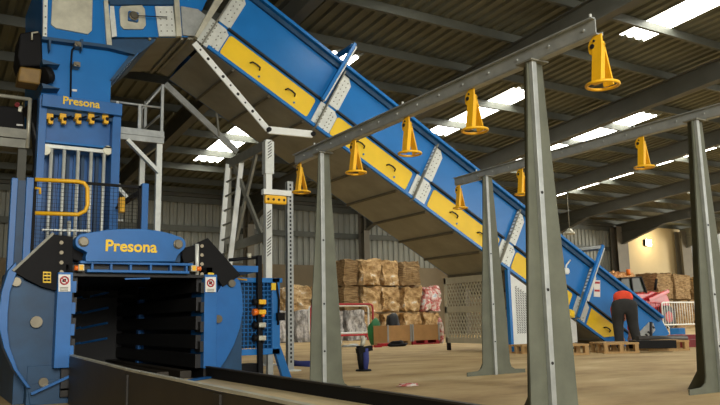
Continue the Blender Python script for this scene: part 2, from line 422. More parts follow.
# head section feeding the tower
HU0, HU1 = 2.03, 3.12
def hp(x, y, v=VC): return atV(x, y, v)
q = pv([(112, -12), (112, 37), (188, 37), (207, 0), (214, -12)], VC+.03, .03); q.build('head_skin', BLUE, cv)
q = pv([(108, -2), (176, -2), (176, 4.5), (108, 4.5)], VC-.02, .05); q.build('head_flange', DBLUE, cv)
q = pv([(109, 6), (114, 6), (117, 36), (112, 37)], VC-.005, .03); q.build('head_end_plate', GALVB, cv)
q = pv([(104, 0), (108, 0), (112, 45), (107, 46)], VC-.07, .09); q.build('corner_angle', ZINC, cv)
o = pv([(121, 6), (142, 5), (145, 9), (146, 25), (143, 29), (124, 29), (120.5, 25), (119.5, 9)], VC-.01, .03).build('bearing_plate', ZINC, cv, .004)
c = atV(133, 17, VC-.02)
q = MB(); q.box(c.x-.07, c.x+.07, VC-.06, VC, c.z-.07, c.z+.07); q.build('bearing_block', BLUE2, o, .015)
q = MB(); q.cyl((c.x, VC-.1, c.z), (c.x, VC, c.z), .045, 16); q.ring((c.x, VC-.065, c.z), .055, .012, (0,1,0)); q.build('shaft_end', STEEL, o)
q = MB(); q.tube([(c.x, VC-.08, c.z), atV(167, 17, VC-.05)], .007, 6); q.build('grease_line', BLK2, o)
q = pv([(155, 6), (173, 6), (176, 36), (159, 36)], VC-.006, .03); o = q.build('head_splice', GALVB, cv, .003)
q = MB()
for x in (160, 166, 171):
    for y in (12, 19, 25, 31): q.cyl(atV(x+.04*y, y, VC-.02), atV(x+.04*y, y, VC), .01, 6)
q.build('bolt_set', GALVD, o)
q = pv([(174, -5), (179, -5), (182, 36), (177, 36)], VC-.05, .07); q.build('head_stiffener', ZINC, cv)
q = pv([(181, 6), (198, 9), (207, 16), (196, 36), (183, 35)], VC-.006, .03); q.build('gusset_plate', GALV, cv, .003)
q = pv([(198, 38), (226, -4), (223, -8), (219, -8), (195, 36)], VC-.08, .09); q.build('hump_stiffener', ZINC, cv)
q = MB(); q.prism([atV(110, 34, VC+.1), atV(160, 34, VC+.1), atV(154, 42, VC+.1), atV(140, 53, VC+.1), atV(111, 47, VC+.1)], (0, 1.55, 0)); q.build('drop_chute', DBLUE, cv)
# head underside
q = MB(); q.prism([atV(125, 37.5, VC+.07), atV(188, 37.5, VC+.07), atV(200, 44, VC+.07), atV(200, 41, VC+.07), atV(188, 34, VC+.07), atV(125, 34, VC+.07)], (0, VB-VC-.1, 0)); q.build('head_pan', PAN, cv)
for x in (150, 182, 189):
    a = atV(x, 38.6, VC+.05); q = MB(); q.beam(a, a+V3((0, VB-VC-.1, 0)), .035, .03, (0,0,1)); q.build('cross_rib', PAN, cv)
q = MB(); q.prism([atV(112, -12, VB), atV(112, 37, VB), atV(188, 37, VB), atV(214, -12, VB)], (0, .03, 0)); q.build('far_skin', BLUE2, cv)

# support trestle under the head: near leg, far leg, cross bracing, Y arms
UL = 4.36
q = MB(); q.box(UL-.05, UL+.05, VC-.05, VC+.05, 0, 3.3); leg = q.build('support_leg', WHITEP, cv, .006)
q = MB(); q.box(UL-.07, UL+.07, VC-.07, VC+.05, 2.78, 3.27); q.build('leg_sleeve', GALVB, leg)
q = MB()
for k, zz in ((0, 3.0), (0, 1.95), (0, 1.55)):
    for j in range(6):
        z = zz+j*.045; v = VC-.073 if zz > 2.5 else VC-.053
        q.prism([(UL-.03, v, z), (UL+.03, v, z+.05), (UL+.03, v, z+.065), (UL-.03, v, z+.015)], (0, .004, 0))
q.build('slot_row', HOLE, leg)
q = MB(); q.box(UL-.12, UL+.12, VC-.12, VC+.12, 0, .02); q.build('foot_plate', GALV, leg)
q = MB(); q.box(UL-.05, UL+.05, 11.43, 11.53, 0, 3.2); q.build('support_leg', GALVD, cv)
def ybar(a, b, nm='brace_arm'):
    q = MB(); q.beam(a, b, .03, .11, (0,1,0)); q.v = [p for p in q.v]; return q
na, nb, nc = atV(268, 130, VC-.06), atV(194, 43, VC-.06), atV(312, 134.5, VC-.06)
q = MB(); q.beam(na, nb, .09, .03, (0,1,0)); o = q.build('brace_arm', WHITEP, cv, .004)
q = MB()
for j in range(9):
    p = na.lerp(nb, .12+j*.1); q.cyl(p+V3((0,-.018,0)), p+V3((0,.0,0)), .024 if j % 2 else .015, 10)
q.build('hole_row', HOLE, o)
q = MB(); q.beam(na, nc, .11, .05, (0,1,0)); q.build('brace_arm', WHITEP, cv, .004)
q = MB()
for p in (na, nc): q.cyl(p+V3((0,-.06,0)), p+V3((0,.0,0)), .035, 12)
q.build('pivot_bolt', BLK2, cv)
fa, fb = atV(165, 84, VB+.03), atV(237, 152, VB+.03)
q = MB(); q.beam(fa, fb, .1, .05, (0,1,0)); q.build('brace_arm', GALV, cv)
q = MB(); q.beam(atV(215, 98, VB), atV(219, 136, VB), .03, .03); q.build('hanger_rod', GALVD, cv)
for (v0, z0, v1, z1, w, h) in ((VC, 3.24, 11.5, 3.24, .06, .15), (VC, 1.86, 11.5, 1.82, .04, .14)):
    q = MB(); q.beam((UL, v0, z0), (UL, v1, z1), w, h); q.build('cross_beam', GALVD, cv)
for (v0, z0, v1, z1) in ((10.25, 3.2, 11.4, 1.55), (11.2, 3.2, 9.95, 1.72)):
    q = MB(); q.beam((UL, v0, z0), (UL+.03, v1, z1), .04, .08); q.build('cross_brace', GALVD, cv)

# ------------------------------------------------------------------ mesh guard and louvred enclosure under the conveyor
UG = 8.97
mg = thing('mesh_guard', 'beige expanded-metal guard panel standing under the conveyor beside the bales', 'guard panel', (UG, 10.7, 0))
y0, y1, z0, z1 = 9.95, 11.62, .14, 1.4
q = MB(); t = .07
q.box(UG-.02, UG+.02, y0, y1, z1-.12, z1); q.box(UG-.02, UG+.02, y0, y1, z0, z0+.1)
q.box(UG-.02, UG+.02, y0, y0+t, z0, z1); q.box(UG-.02, UG+.02, y1-t, y1, z0, z1)
q.box(UG-.02, UG+.02, y0, y1, .72, .84)
q.box(UG-.02, UG+.02, 10.35, 10.4, z0, z1)
q.build('frame', GUARDM, mg)
for za, zb in ((z0+.1, .72), (.84, z1-.12)):
    q = MB()
    for i in range(26):
        a = y0+t+(i-7)*.085
        for sgn in (1, -1):
            p0 = V3((UG, a if sgn > 0 else a+(zb-za)*.62, za)); p1 = V3((UG, a+(zb-za)*.62 if sgn > 0 else a, zb))
            lo, hi = y0+t, y1-t
            d = p1-p0
            ts = sorted([(lo-p0.y)/d.y, (hi-p0.y)/d.y]); ta, tb = max(0, ts[0]), min(1, ts[1])
            if tb-ta > .02: q.beam(p0+d*ta, p0+d*tb, .012, .02, (1,0,0))
    q.build('expanded_mesh', GUARDM, mg)
for y in (10.0, 11.55):
    q = MB(); q.box(UG-.03, UG+.03, y-.03, y+.03, 0, z0); q.build('foot', BLK2, mg)
le = thing('louvred_enclosure', 'pale louvred side enclosure with blue corner post beneath the conveyor', 'enclosure', (9.8, VC, 0))
def cbot(u): return CO.z-(u-CO.x)*.5575
q = MB(); q.box(8.98, 9.04, VC-.03, VC+.05, 0, cbot(8.98)-.02); q.build('corner_post', BLUE, le)
q = MB(); q.prism([(9.05, VC, .12), (10.66, VC, .12), (10.66, VC, cbot(10.66)-.04), (9.05, VC, cbot(9.05)-.05)], (0, .03, 0)); sh = q.build('side_sheet', WHITEP, le, .004)
q = MB()
for i in range(30):
    z = .32+i*.03; zt = cbot(9.2)-.24
    for k in range(6):
        u = 9.16+k*.055
        if z+.02 < cbot(u)-.2: q.prism([(u, VC-.005, z), (u+.04, VC-.005, z+.018), (u+.04, VC-.005, z+.03), (u, VC-.005, z+.012)], (0, .004, 0))
q.build('louvre_slots', HOLE, sh)
q = MB(); q.box(9.05, 10.66, VC+.01, VC+.05, .0, .12); q.build('kick_strip', BLACK, le)

# ------------------------------------------------------------------ hopper tower behind the press
VT = 9.7
tw = thing('hopper_tower', 'tall blue hopper tower with yellow valves and lettering behind the baling press', 'hopper', (1.68, VT, 0))
P = lambda x, y, v=VT: atV(x, y, v)
def tbox(x0, x1, ztop, zbot, v0, v1, name, m_, parent=None, bev=.004):
    q = MB(); q.box(x0, x1, v0, v1, zbot, ztop); return q.build(name, m_, parent or tw, bev)
tbox(1.42, 2.16, 3.5, .0, VT+.45, VT+1.6, 'shaft_body', BLUE2)
tbox(1.17, 1.26, 3.5, .0, VT-.02, VT+.16, 'corner_column', BLUE2)
tbox(2.07, 2.18, 3.5, .0, VT-.02, VT+.5, 'corner_column', BLUE2)
# neck widening towards the head
q = pv([(42, 36), (110, 46), (139, 53), (111, 80), (110, 112), (41, 104)], VT+.12, 1.7); nk = q.build('neck', BLUE, tw, .004)
q = pv([(132, 52), (141, 49), (113, 80), (110, 80)], VT+.08, .08); q.build('neck_edge', DBLUE, tw)
q = pv([(42, 36), (111, 45), (135, 52.5), (135, 54.5), (110, 48), (42, 39)], VT, .16); q.build('neck_flange', DBLUE, tw)
q = pv([(42, -30), (110, -30), (110, 45), (42, 37)], VT+.1, 1.7); q.build('upper_hopper', BLUE, tw, .004)
q = pv([(43.5, -14), (48, -14), (47, 37), (43, 37)], VT+.02, .1); o = q.build('corner_strip', GALVB, tw)
q = MB()
for y in (6, 17, 28, 34): q.cyl(atV(45.5, y, VT+.0), atV(45.5, y, VT+.03), .012, 6)
q.build('bolt_set', GALVD, o)
q = pv([(53, -14), (93, -14), (92, 30), (88, 34), (56, 28), (51, 24)], VT+.07, .04); q.build('inspection_window', ZINC, tw, .004)
for x in (50, 82):
    q = pv([(x-1.5, 39), (x+1.5, 39), (x+.4, 50), (x-.4, 50)], VT-.02, .14); q.build('rib', DBLUE, tw)
for y in (62, 86):
    q = pv([(42, y-3), (60, y+2.5), (43, y+2)], VT-.1, .22); q.build('side_gusset', DBLUE, tw)
q = MB(); q.tube([atV(77, 45, VT+.06), atV(72, 50, VT+.06), atV(71, 66, VT+.06), atV(70.5, 100, VT+.1)], .012, 6); o = q.build('conduit', BLK2, tw)
for y in (46, 66):
    c = atV(77 if y < 50 else 76, y, VT+.05); q = MB(); q.box(c.x-.04, c.x+.04, VT-.03, VT+.12, c.z-.03, c.z+.03); q.cyl((c.x, VT-.06, c.z), (c.x, VT, c.z), .025, 10); q.build('limit_switch', STEEL, o)
q = pv([(72, 89), (77, 89.5), (77, 91.5), (72, 91)], VT+.1, .03); q.build('rating_plate', WHITE, tw)
# lettered lid
lid = tbox(1.19, 2.17, 3.5, 3.34, VT-.1, VT+.12, 'lid', BLUE2)
a, b = atV(63, 103, VT-.1), atV(100, 103, VT-.1)
text('lettering', 'Presona', ((a.x+b.x)/2, VT-.101, atV(82, 102.5, VT-.1).z), b.x-a.x, YTXT, lid, None, .006, .022)
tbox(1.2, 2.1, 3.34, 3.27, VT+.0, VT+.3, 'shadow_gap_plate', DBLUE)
tbox(1.25, 2.07, 3.3, 2.9, VT+.12, VT+.3, 'valve_plate', BLUE2)
for k, x in enumerate((50, 63, 78, 91, 105)):
    c = atV(x, 118.5, VT+.05); q = MB()
    q.box(c.x-.05, c.x+.03, VT-.02, VT+.12, c.z-.03, c.z+.05); q.box(c.x-.03, c.x+.03, VT-.04, VT+.05, c.z-.09, c.z)
    o = q.build('valve', YHANG, tw, .01)
    q = MB(); q.cyl((c.x+.01, VT-.06, c.z-.03), (c.x+.01, VT, c.z-.03), .022, 10); q.beam((c.x+.03, VT, c.z+.0), (c.x+.09, VT-.04, c.z+.02), .015, .015); q.build('valve_stem', BLK2, o)
    q = MB(); q.tube([(c.x, VT+.03, c.z+.05), (c.x, VT+.05, c.z+.16)], .012, 6); q.build('valve_hose', BLK2, o)
tbox(1.24, 2.08, 2.93, 2.9, VT+.0, VT+.14, 'shelf_edge', BLUE)
q = MB(); q.box(1.26, 2.03, VT+.02, VT+.08, 2.84, 2.885); br = q.build('tie_bar', GALVB, tw)
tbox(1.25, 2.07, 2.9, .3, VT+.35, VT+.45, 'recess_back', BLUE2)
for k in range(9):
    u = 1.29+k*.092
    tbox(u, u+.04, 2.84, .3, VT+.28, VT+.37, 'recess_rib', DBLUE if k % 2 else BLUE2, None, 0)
for k, x in enumerate((51, 64, 78, 91, 104)):
    u = atV(x, 160, VT+.05).x; q = MB(); q.cyl((u, VT+.05, 1.0), (u, VT+.05, 2.86), .022, 10); q.build('rod', GALVB, tw)
for x, r in ((45, .06), (107, .06)):
    c = atV(x, 151, VT+.06); q = MB(); q.cyl((c.x, VT, c.z), (c.x, VT+.2, c.z), r, 16); q.build('roller', ZINC, tw)
# motor and dark hydraulic cabinet on the tower's left side
q = pv([(20, 33), (38, 30), (42, 36), (43, 66), (20, 66), (17.5, 56)], VT+.1, .5); o = q.build('hydraulic_cabinet', BLK2, tw, .02)
q = MB(); q.tube([atV(32, 40, VT+.05), atV(32, 33, VT+.05), atV(38, 32, VT+.05)], .012, 6); q.build('pipe', ZINC, o)
q = pv([(20, 66), (42, 69), (40, 84.5), (17.5, 81)], VT-.05, .3); o = q.build('motor', OCHRE, tw, .02)
q = MB(); q.cyl(atV(43, 76, VT-.02), atV(49, 75, VT+.02), .11, 20); q.build('motor_coupling', BLK2, o)
q = MB()
for k in range(5): q.tube([atV(24+k*4, 110-3*k, VT+.5), atV(33+k, 125+4*k, VT+.3), atV(36, 160, VT+.4), atV(35-k, 215, VT+.4), (1.05-.02*k, VT+.4, .0)], .035, 8)
q.build('hose_bundle', BLACK, tw)

# ------------------------------------------------------------------ baling press
VP = 6.3
bp = thing('baling_press', 'blue baling press with open dark bale mouth and lettered curved head', 'baling press', (1.64, VP+.6, 0))
def pbox(u0, u1, v0, v1, z0, z1, name, m_, parent=None, bev=.003, label=None):
    return MB().box(u0, u1, v0, v1, z0, z1).build(name, m_, parent or bp, bev, None, label)
# chamber
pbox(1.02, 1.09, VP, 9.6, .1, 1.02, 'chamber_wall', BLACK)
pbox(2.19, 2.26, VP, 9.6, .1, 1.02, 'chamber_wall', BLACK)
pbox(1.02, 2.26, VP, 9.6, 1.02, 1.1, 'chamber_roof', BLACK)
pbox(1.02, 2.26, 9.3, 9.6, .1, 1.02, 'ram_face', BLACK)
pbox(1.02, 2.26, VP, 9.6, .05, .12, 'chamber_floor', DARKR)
for k in range(5):
    z = .22+k*.165
    pbox(2.12, 2.19, VP+.02, 9.3, z, z+.12, 'wall_rib', BLACK); pbox(1.09, 1.12, VP+.02, 9.3, z, z+.12, 'wall_rib', BLACK)
for k in range(5): pbox(1.2+k*.2, 1.3+k*.2, VP+.06, 9.3, .12, .2, 'floor_rail', CHW)
for k in range(4):
    z = .42+k*.16
    q = MB(); q.beam((1.55, 8.4, z), (1.75, 8.1, z+.05), .02, .02); q.beam((1.35, 8.4, z-.04), (1.5, 8.2, z+.01), .02, .02); q.build('ram_finger', BLUE2, bp)
# side columns with signs
for x0, x1, nm in ((57, 72, 0), (204.5, 217, 1)):
    a, b = atV(x0, 300, VP-.06).x, atV(x1, 300, VP-.06).x
    c_ = pbox(a, b, VP-.06, VP+.3, .22 if nm else .28, 1.03, 'side_column', BLUE2)
    for k in range(4):
        z = .36+k*.17
        u = b-.002 if nm == 0 else a-.03
        MB().box(u, u+.032, VP-.05, VP+.1, z, z+.09).build('column_notch', BLUE2 if nm == 0 else BLACK, c_)
    sx0, sx1, sy0, sy1 = ((58.5, 70.5, 274.5, 291.5), (205.5, 216, 277, 292))[nm]
    sg = pv([(sx0, sy0), (sx1, sy0), (sx1, sy1), (sx0, sy1)], VP-.07, .008).build('warning_sign', WHITE, c_)
    c = atV((sx0+sx1)/2, sy0+6, VP-.072); q = MB(); q.ring(c, .03, .006, (0,1,0), 24, 6)
    q.beam(c+V3((-.021,0,.021)), c+V3((.021,0,-.021)), .008, .008, (0,1,0)); q.build('prohibition_symbol', RED, sg)
    q = MB(); q.box(c.x-.015, c.x+.012, c.y-.002, c.y+.002, c.z-.012, c.z+.014); q.build('pictogram', BLK2, sg)
    q = MB()
    for j in range(3): q.box(c.x-.03, c.x+.03, c.y-.001, c.y+.002, c.z-.058-j*.012, c.z-.052-j*.012)
    q.build('sign_text_lines', GALVD, sg)
# curved lettered head
def arc(cx, cy, r, a0, a1, k=8): return [(cx+r*math.cos(math.radians(a0+(a1-a0)*i/k)), cy-r*math.sin(math.radians(a0+(a1-a0)*i/k))) for i in range(k+1)]
hp_ = arc(83.5, 241.8, 8.2, 225, 95, 7)+[(96, 231.5), (108, 229.6), (125, 228.8), (145, 229), (160, 231), (172, 234)]+arc(178, 244.3, 7.8, 80, -60, 8)+[(178, 255), (175, 261.5), (86, 261.5), (85.5, 257), (87, 252.5), (83, 250)]
hd = pv(hp_, VP-.12, .14).build('head_plate', BLUE2, bp, .004)
a, b = atV(105.5, 246, VP-.12), atV(157, 246, VP-.12)
text('lettering', 'Presona', ((a.x+b.x)/2, VP-.121, atV(131, 246.3, VP-.12).z), b.x-a.x, YTXT, hd, None, .005, .024)
for x, y in ((83.5, 241.8), (178, 244.3)):
    c = atV(x, y, VP-.12); q = MB(); q.cyl((c.x, VP-.15, c.z), (c.x, VP-.1, c.z), .032, 18); q.ring((c.x, VP-.125, c.z), .036, .006, (0,1,0)); q.build('pivot_pin', STEEL, hd)
pbox(1.18, 1.97, VP+.02, VP+.8, 1.14, 1.3, 'head_body', DBLUE)
# ribbed head beam
a, b = atV(80, 267, VP-.08).x, atV(193, 267, VP-.08).x
zt, zb = atV(136, 262, VP-.08).z, atV(136, 273, VP-.08).z
pbox(a, b, VP-.02, VP+.3, zb-.02, zt, 'beam_web', BLACK)
pbox(a, b, VP-.09, VP-.0, zt-.022, zt, 'beam_flange', BLUE2)
pbox(a+.05, b-.04, VP-.11, VP-.0, zb, zb+.022, 'beam_flange', BLUE2)
for x in (92.5, 111.5, 131, 151, 171, 187):
    u = atV(x, 267, VP-.08).x; pbox(u-.009, u+.009, VP-.08, VP, zb, zt, 'beam_rib', BLUE2)
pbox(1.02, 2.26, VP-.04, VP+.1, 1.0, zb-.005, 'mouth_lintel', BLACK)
q = pv([(125, 278.2), (150, 277.6), (150, 279), (125, 279.6)], VP-.05, .01); q.build('scraper_edge', BLUE2, bp)
for x0, x1, y0_, y1_, tip in ((78.5, 84.5, 264, 271, -1), (191.5, 197, 265, 271.5, 1)):
    o = pv([(x0, y0_), (x1, y0_), (x1, y1_), (x0, y1_)], VP-.12, .06).build('indicator_lamp', ZINC, bp, .006)
    c = atV(x0-1.5 if tip < 0 else x1+1.5, (y0_+y1_)/2+.5, VP-.09)
    q = MB(); q.cyl(c+V3((-.02, 0, 0)), c+V3((.02, 0, 0)), .02, 12); q.build('red_lens', ORANGE, o)
    q = pv([(x0+1, y0_+1), (x1-1, y0_+1), (x1-1, y1_-1), (x0+1, y1_-1)], VP-.125, .01); q.build('amber_reflector', YHANG, o)
# black gusset plates
g = pv([(13, 271.5), (53, 233.5), (57, 235), (73, 236.5), (73, 275), (57, 275), (57, 291), (42, 287), (30, 281)], VP-.0, .06).build('gusset_plate', BLK2, bp, .003)
q = MB()
for y in (242.5, 252.5, 262.5, 272): q.cyl(atV(61.5, y, VP-.02), atV(61.5, y, VP+.01), .016, 12)
q.build('bolt_row', STEEL, g)
q = MB(); q.beam(atV(13, 270.8, VP-.01), atV(53.5, 233, VP-.01), .02, .012, (0,1,0)); q.build('bright_edge', GALVD, g)
g = pv([(195.5, 243.5), (208, 238), (241, 275), (223, 287), (217, 277.5), (196, 277.5)], VP-.0, .06).build('gusset_plate', BLK2, bp, .003)
q = MB()
for y in (246, 255, 264, 274): q.cyl(atV(202, y, VP-.02), atV(202, y, VP+.01), .016, 12)
q.build('bolt_row', STEEL, g)
q = MB(); q.cyl(atV(197, 244, VP-.015), atV(197, 277, VP-.015), .018, 12); q.build('bright_rod', GALVB, g)
q = MB(); q.beam(atV(180, 257, VP+.06), atV(199, 252, VP+.06), .14, .12, (0,1,0)); q.build('head_cylinder', BLK2, bp, .01)
q = MB(); q.beam(atV(88, 258, VP+.08), atV(70, 252, VP+.08), .12, .12, (0,1,0)); q.build('head_cylinder', BLK2, bp, .01)
# side rings
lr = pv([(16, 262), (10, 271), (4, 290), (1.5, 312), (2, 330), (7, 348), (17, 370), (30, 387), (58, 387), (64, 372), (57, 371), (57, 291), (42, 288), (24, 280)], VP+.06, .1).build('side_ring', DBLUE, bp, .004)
q = pv([(16, 262), (8, 271), (1.5, 292), (-1, 312), (-.5, 330), (4, 348), (14, 370), (27, 388), (31, 388), (18, 370), (10, 348), (7.5, 330), (8, 312), (10, 292), (17, 272)], VP+.0, .2); q.build('ring_rim', BLUE2, lr, .004)
for x, y, r in ((36, 322, .045), (16, 282, .035), (43, 382, .035)):
    c = atV(x, y, VP+.05); q = MB(); q.cyl((c.x, VP+.02, c.z), (c.x, VP+.08, c.z), r, 18); q.ring((c.x, VP+.03, c.z), r*.8, .008, (0,1,0)); q.build('ring_pin', STEEL, lr)
ye = pv([(43, 271.5), (51, 272), (51, 283), (43, 282.5)], VP-.01, .012).build('hazard_sticker', YTXT, bp)
q = MB()
for i in range(3):
    for j in range(2):
        c = atV(45.2+3.6*j, 274+3.2*i, VP-.012); q.box(c.x-.011, c.x+.011, c.y-.002, c.y+.002, c.z-.007, c.z+.007)
q.build('sticker_symbols', BLK2, ye)
q = pv([(27, 386), (66, 376), (69, 369), (72, 369), (69, 405), (30, 405)], VP+.04, .08); q.build('ring_foot', DBLUE, bp, .004)
q = MB(); q.beam(atV(31, 394, VP-.01), atV(70, 376, VP-.01), .02, .03, (0,1,0)); q.build('foot_edge', BLUE2, bp)
pbox(.78, 1.05, VP+.05, VP+.6, 0, .3, 'left_base', DBLUE)
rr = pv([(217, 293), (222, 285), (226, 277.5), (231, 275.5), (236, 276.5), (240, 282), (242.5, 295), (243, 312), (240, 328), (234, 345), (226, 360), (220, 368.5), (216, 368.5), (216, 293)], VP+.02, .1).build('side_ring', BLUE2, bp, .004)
for x, y, r in ((231.5, 283.5, .033), (218, 319, .035)):
    c = atV(x, y, VP+.0); q = MB(); q.cyl((c.x, VP-.02, c.z), (c.x, VP+.05, c.z), r, 18); q.ring((c.x, VP-.01, c.z), r*.8, .007, (0,1,0)); q.build('ring_pin', STEEL, rr)
q = pv([(208, 272.5), (214, 273), (214, 276), (208, 275.7)], VP-.02, .01); q.build('yellow_sticker', YTXT, bp)
q = MB(); q.beam((2.2, VP+.6, 1.12), (2.85, VP+.6, 1.12), .5, .06); q.build('side_shelf', BLUE2, bp)
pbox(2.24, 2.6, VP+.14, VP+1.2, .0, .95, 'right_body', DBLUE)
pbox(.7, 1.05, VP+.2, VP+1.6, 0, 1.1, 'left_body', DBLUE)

# bale chute in front of the press
ch = thing('bale_chute', 'low steel bale chute running out of the press mouth toward the viewer', 'chute', (1.64, 4, 0))
q = MB(); q.prism([(1.09, VP-.06, 0), (1.09, VP-.06, .37), (1.09, 4.4, .34), (1.09, 2.95, .325), (1.09, 2.2, .33), (1.09, 1.2, .33), (1.09, 1.2, 0)], (-.02, 0, 0)); w = q.build('side_wall', CHW, ch)
q = MB(); q.beam((1.085, VP-.06, .375), (1.085, 4.4, .345), .03, .012); q.beam((1.085, 4.4, .345), (1.085, 1.2, .333), .03, .012); q.build('top_edge', ZINC, w)
for v in (4.4, 2.9):
    q = MB(); q.box(1.06, 1.072, v-.04, v+.04, 0, .32); q.build('wall_stiffener', DARKR, w)
q = MB(); q.prism([(2.19, VP-.06, 0), (2.19, VP-.06, .23), (2.19, 1.6, .2), (2.19, 1.6, 0)], (.02, 0, 0)); w = q.build('side_wall', BLK2, ch)
q = MB(); q.beam((2.2, VP-.06, .235), (2.2, 1.6, .205), .035, .01); q.build('top_edge', DARKR, w)
q = MB(); q.box(1.09, 2.19, 1.2, VP-.02, .08, .14); fl_ = q.build('floor_plate', CHUTE, ch)
q = MB(); q.prism([(1.5, 5.5, .145), (2.19, 6.1, .145), (2.19, 6.2, .145), (1.42, 5.56, .145)], (0, 0, .01)); q.build('floor_stripe', BLUE2, fl_)
# ------------------------------------------------------------------ safety cage at the left
VG = 8.3
cg = thing('safety_cage', 'black mesh safety fence with blue posts and yellow gate loop in front of the tower', 'safety fence', (1.5, VG, 0))
for x0, x1, yt in ((10.5, 17, 177.5), (25.5, 33, 177), (142, 148.5, 183)):
    a, b = atV(x0, 200, VG), atV(x1, 200, VG); q = MB(); q.box(a.x, b.x, VG-.0, VG+.1, 0, atV(x0, yt, VG).z); q.build('post', BLUE2, cg, .005)
q = MB(); a, b = atV(17, 200, VG).x, atV(26, 200, VG).x; q.box(a, b, VG+.05, VG+.08, 0, 2.14); q.build('blank_panel', DBLUE, cg)
u0, u1 = .99, 2.12
q = MB(); q.box(u0, u1, VG+.0, VG+.03, 2.14, 2.17); q.box(u0, u0+.03, VG, VG+.03, 1.4, 2.17); q.box(u1-.03, u1, VG, VG+.03, .9, 2.17); q.box(u0, u1, VG, VG+.03, .9, .93); q.build('mesh_frame', BLK2, cg)
q = wire_mesh(MB(), (u0, VG+.015, .9), (u1-u0, 0, 0), (0, 0, 1.26), 26, 30, .0035); q.build('wire_mesh', BLK2, cg)
q = MB(); pts = [(35, 179.5), (78, 181.5), (84, 183), (87.5, 188), (87.5, 205), (85, 211), (78, 214.5), (35, 213)]
q.tube([atV(x, y, VG-.05) for x, y in pts], .022, 10); q.build('gate_loop', YHANG, cg)
q = MB(); q.tube([atV(35, 188, VG-.05), atV(40, 188.5, VG-.05), atV(40, 194, VG-.05)], .014, 8); q.build('gate_latch', YHANG, cg)
q = MB(); q.beam(atV(42, 230, VG+.3), atV(90, 231, VG+.3), .05, .02); q.cyl(atV(69, 221, VG+.28), atV(69, 246, VG+.28), .02, 8); q.build('inner_rail', GALVB, cg)
q = pv([(120, 197), (125, 197), (125, 212), (120, 212)], VG+.6, .1); q.build('yellow_striker', YHANG, cg)
q = MB(); q.beam(atV(142, 190, VG+.05), atV(118, 205, VG+1.2), .03, .03); q.beam((2.14, VG+.05, 2.1), (2.14, VG+1.3, 2.1), .03, .03); q.build('side_rail', BLK2, cg)

# ------------------------------------------------------------------ valve guard to the right of the press
VV = 7.2
vg = thing('valve_guard', 'blue wire-mesh valve cage beside the right ring of the press', 'valve cage', (3.1, VV, 0))
a, b = 2.62, 3.33; z0, z1 = .33, 1.07
q = MB(); q.box(a, b+.03, VV-.02, VV+.03, z1-.05, z1); q.box(a, b, VV-.02, VV+.02, z0-.06, z0); q.box(b-.09, b, VV-.02, VV+.3, z0-.06, z1); q.box(a, b, VV+.27, VV+.32, z1-.04, z1); q.build('frame', BLUE, vg, .004)
q = wire_mesh(MB(), (a, VV, z0), (b-a-.09, 0, 0), (0, 0, z1-z0-.05), 14, 16, .007); q.build('wire_mesh', BLUE, vg)
q = MB(); q.box(a, b-.05, VV+.32, VV+.34, z0, z1); q.build('back_sheet', DBLUE, vg)
for y in (302, 312, 325, 338):
    c = atV(263, y, VV-.08); q = MB(); q.box(c.x-.05, c.x+.03, VV-.1, VV+.0, c.z-.025, c.z+.025); o = q.build('valve', YHANG if y < 320 else ZINC, vg, .008)
    q = MB(); q.cyl((c.x-.1, VV-.05, c.z), (c.x-.05, VV-.05, c.z), .035, 12); q.cyl((c.x, VV-.08, c.z-.05), (c.x, VV-.08, c.z-.02), .018, 8); q.build('solenoid', BLK2 if y != 312 else ORANGE, o)
q = MB(); q.tube([atV(229, 260, VV-.05), atV(245, 258.5, VV-.05), atV(258.5, 257, VV-.05)], .018, 8); q.beam(atV(258.8, 255.5, VV-.05), (3.09, VV-.05, 0.0), .05, .05); q.build('black_standpipe', BLK2, vg)
q = MB(); q.cyl(atV(249, 253.5, VV-.05), atV(249, 258, VV-.05), .025, 10); q.build('cap', ZINC, vg)
q = pv([(271.5, 283), (276, 283), (276, 290), (271.5, 290)], VV-.04, .015); q.build('yellow_sticker', YTXT, vg)
q = pv([(236, 278), (247, 279), (247, 280.5), (236, 279.5)], VV-.04, .01); q.build('orange_strip', YHANG, vg)
q = MB(); q.prism([(3.26, VV, .36), (3.34, VV, .36), (3.48, VV, .0), (3.38, VV, .0)], (0, .06, 0)); q.build('splayed_foot', BLUE, vg)
q = MB(); q.box(3.2, 3.26, VV, VV+.05, 0, .3); q.build('leg', GALV, vg)
q = MB(); q.box(2.68, 3.12, VV+.0, VV+.2, .0, .18); q.build('base_tray', BLK2, vg)
q = MB(); q.tube([atV(276, 280, VV-.03), atV(279, 300, VV-.03), atV(278, 325, VV-.03)], .012, 6); q.box(3.28, 3.36, VV-.08, VV-.02, .62, .7); q.build('key_switch', BLK2, vg)

# galvanised strut with wire guide block
us, vs_ = 4.05, 8.43
gs = thing('perforated_strut', 'slotted galvanised strut standing between the valve cage and the first post', 'strut', (us, vs_, 0))
q = MB(); q.box(us-.04, us+.04, vs_-.02, vs_+.02, 0, 2.4); q.box(us-.04, us-.03, vs_, vs_+.05, 0, 2.4); st_ = q.build('channel', GALV, gs)
q = MB()
for k in range(44): q.box(us-.012, us+.012, vs_-.022, vs_-.018, .1+k*.052, .13+k*.052)
q.build('slot_row', HOLE, st_)
q = MB(); q.box(us-.1, us+.1, vs_-.1, vs_+.1, 0, .015); q.build('foot_plate', GALVB, gs)
q = MB(); q.box(3.66, us+.0, vs_-.06, vs_+.02, 2.2, 2.27); o = q.build('bracket', WHITEP, gs, .004)
q = MB(); q.box(3.67, 3.97, vs_-.09, vs_-.03, 2.08, 2.19); yb = q.build('guide_block', YHANG, o, .02)
q = MB()
for k in range(4): q.cyl((3.71+.073*k, vs_-.096, 2.135), (3.71+.073*k, vs_-.08, 2.135), .016, 10)
q.build('guide_hole', HOLE, yb)

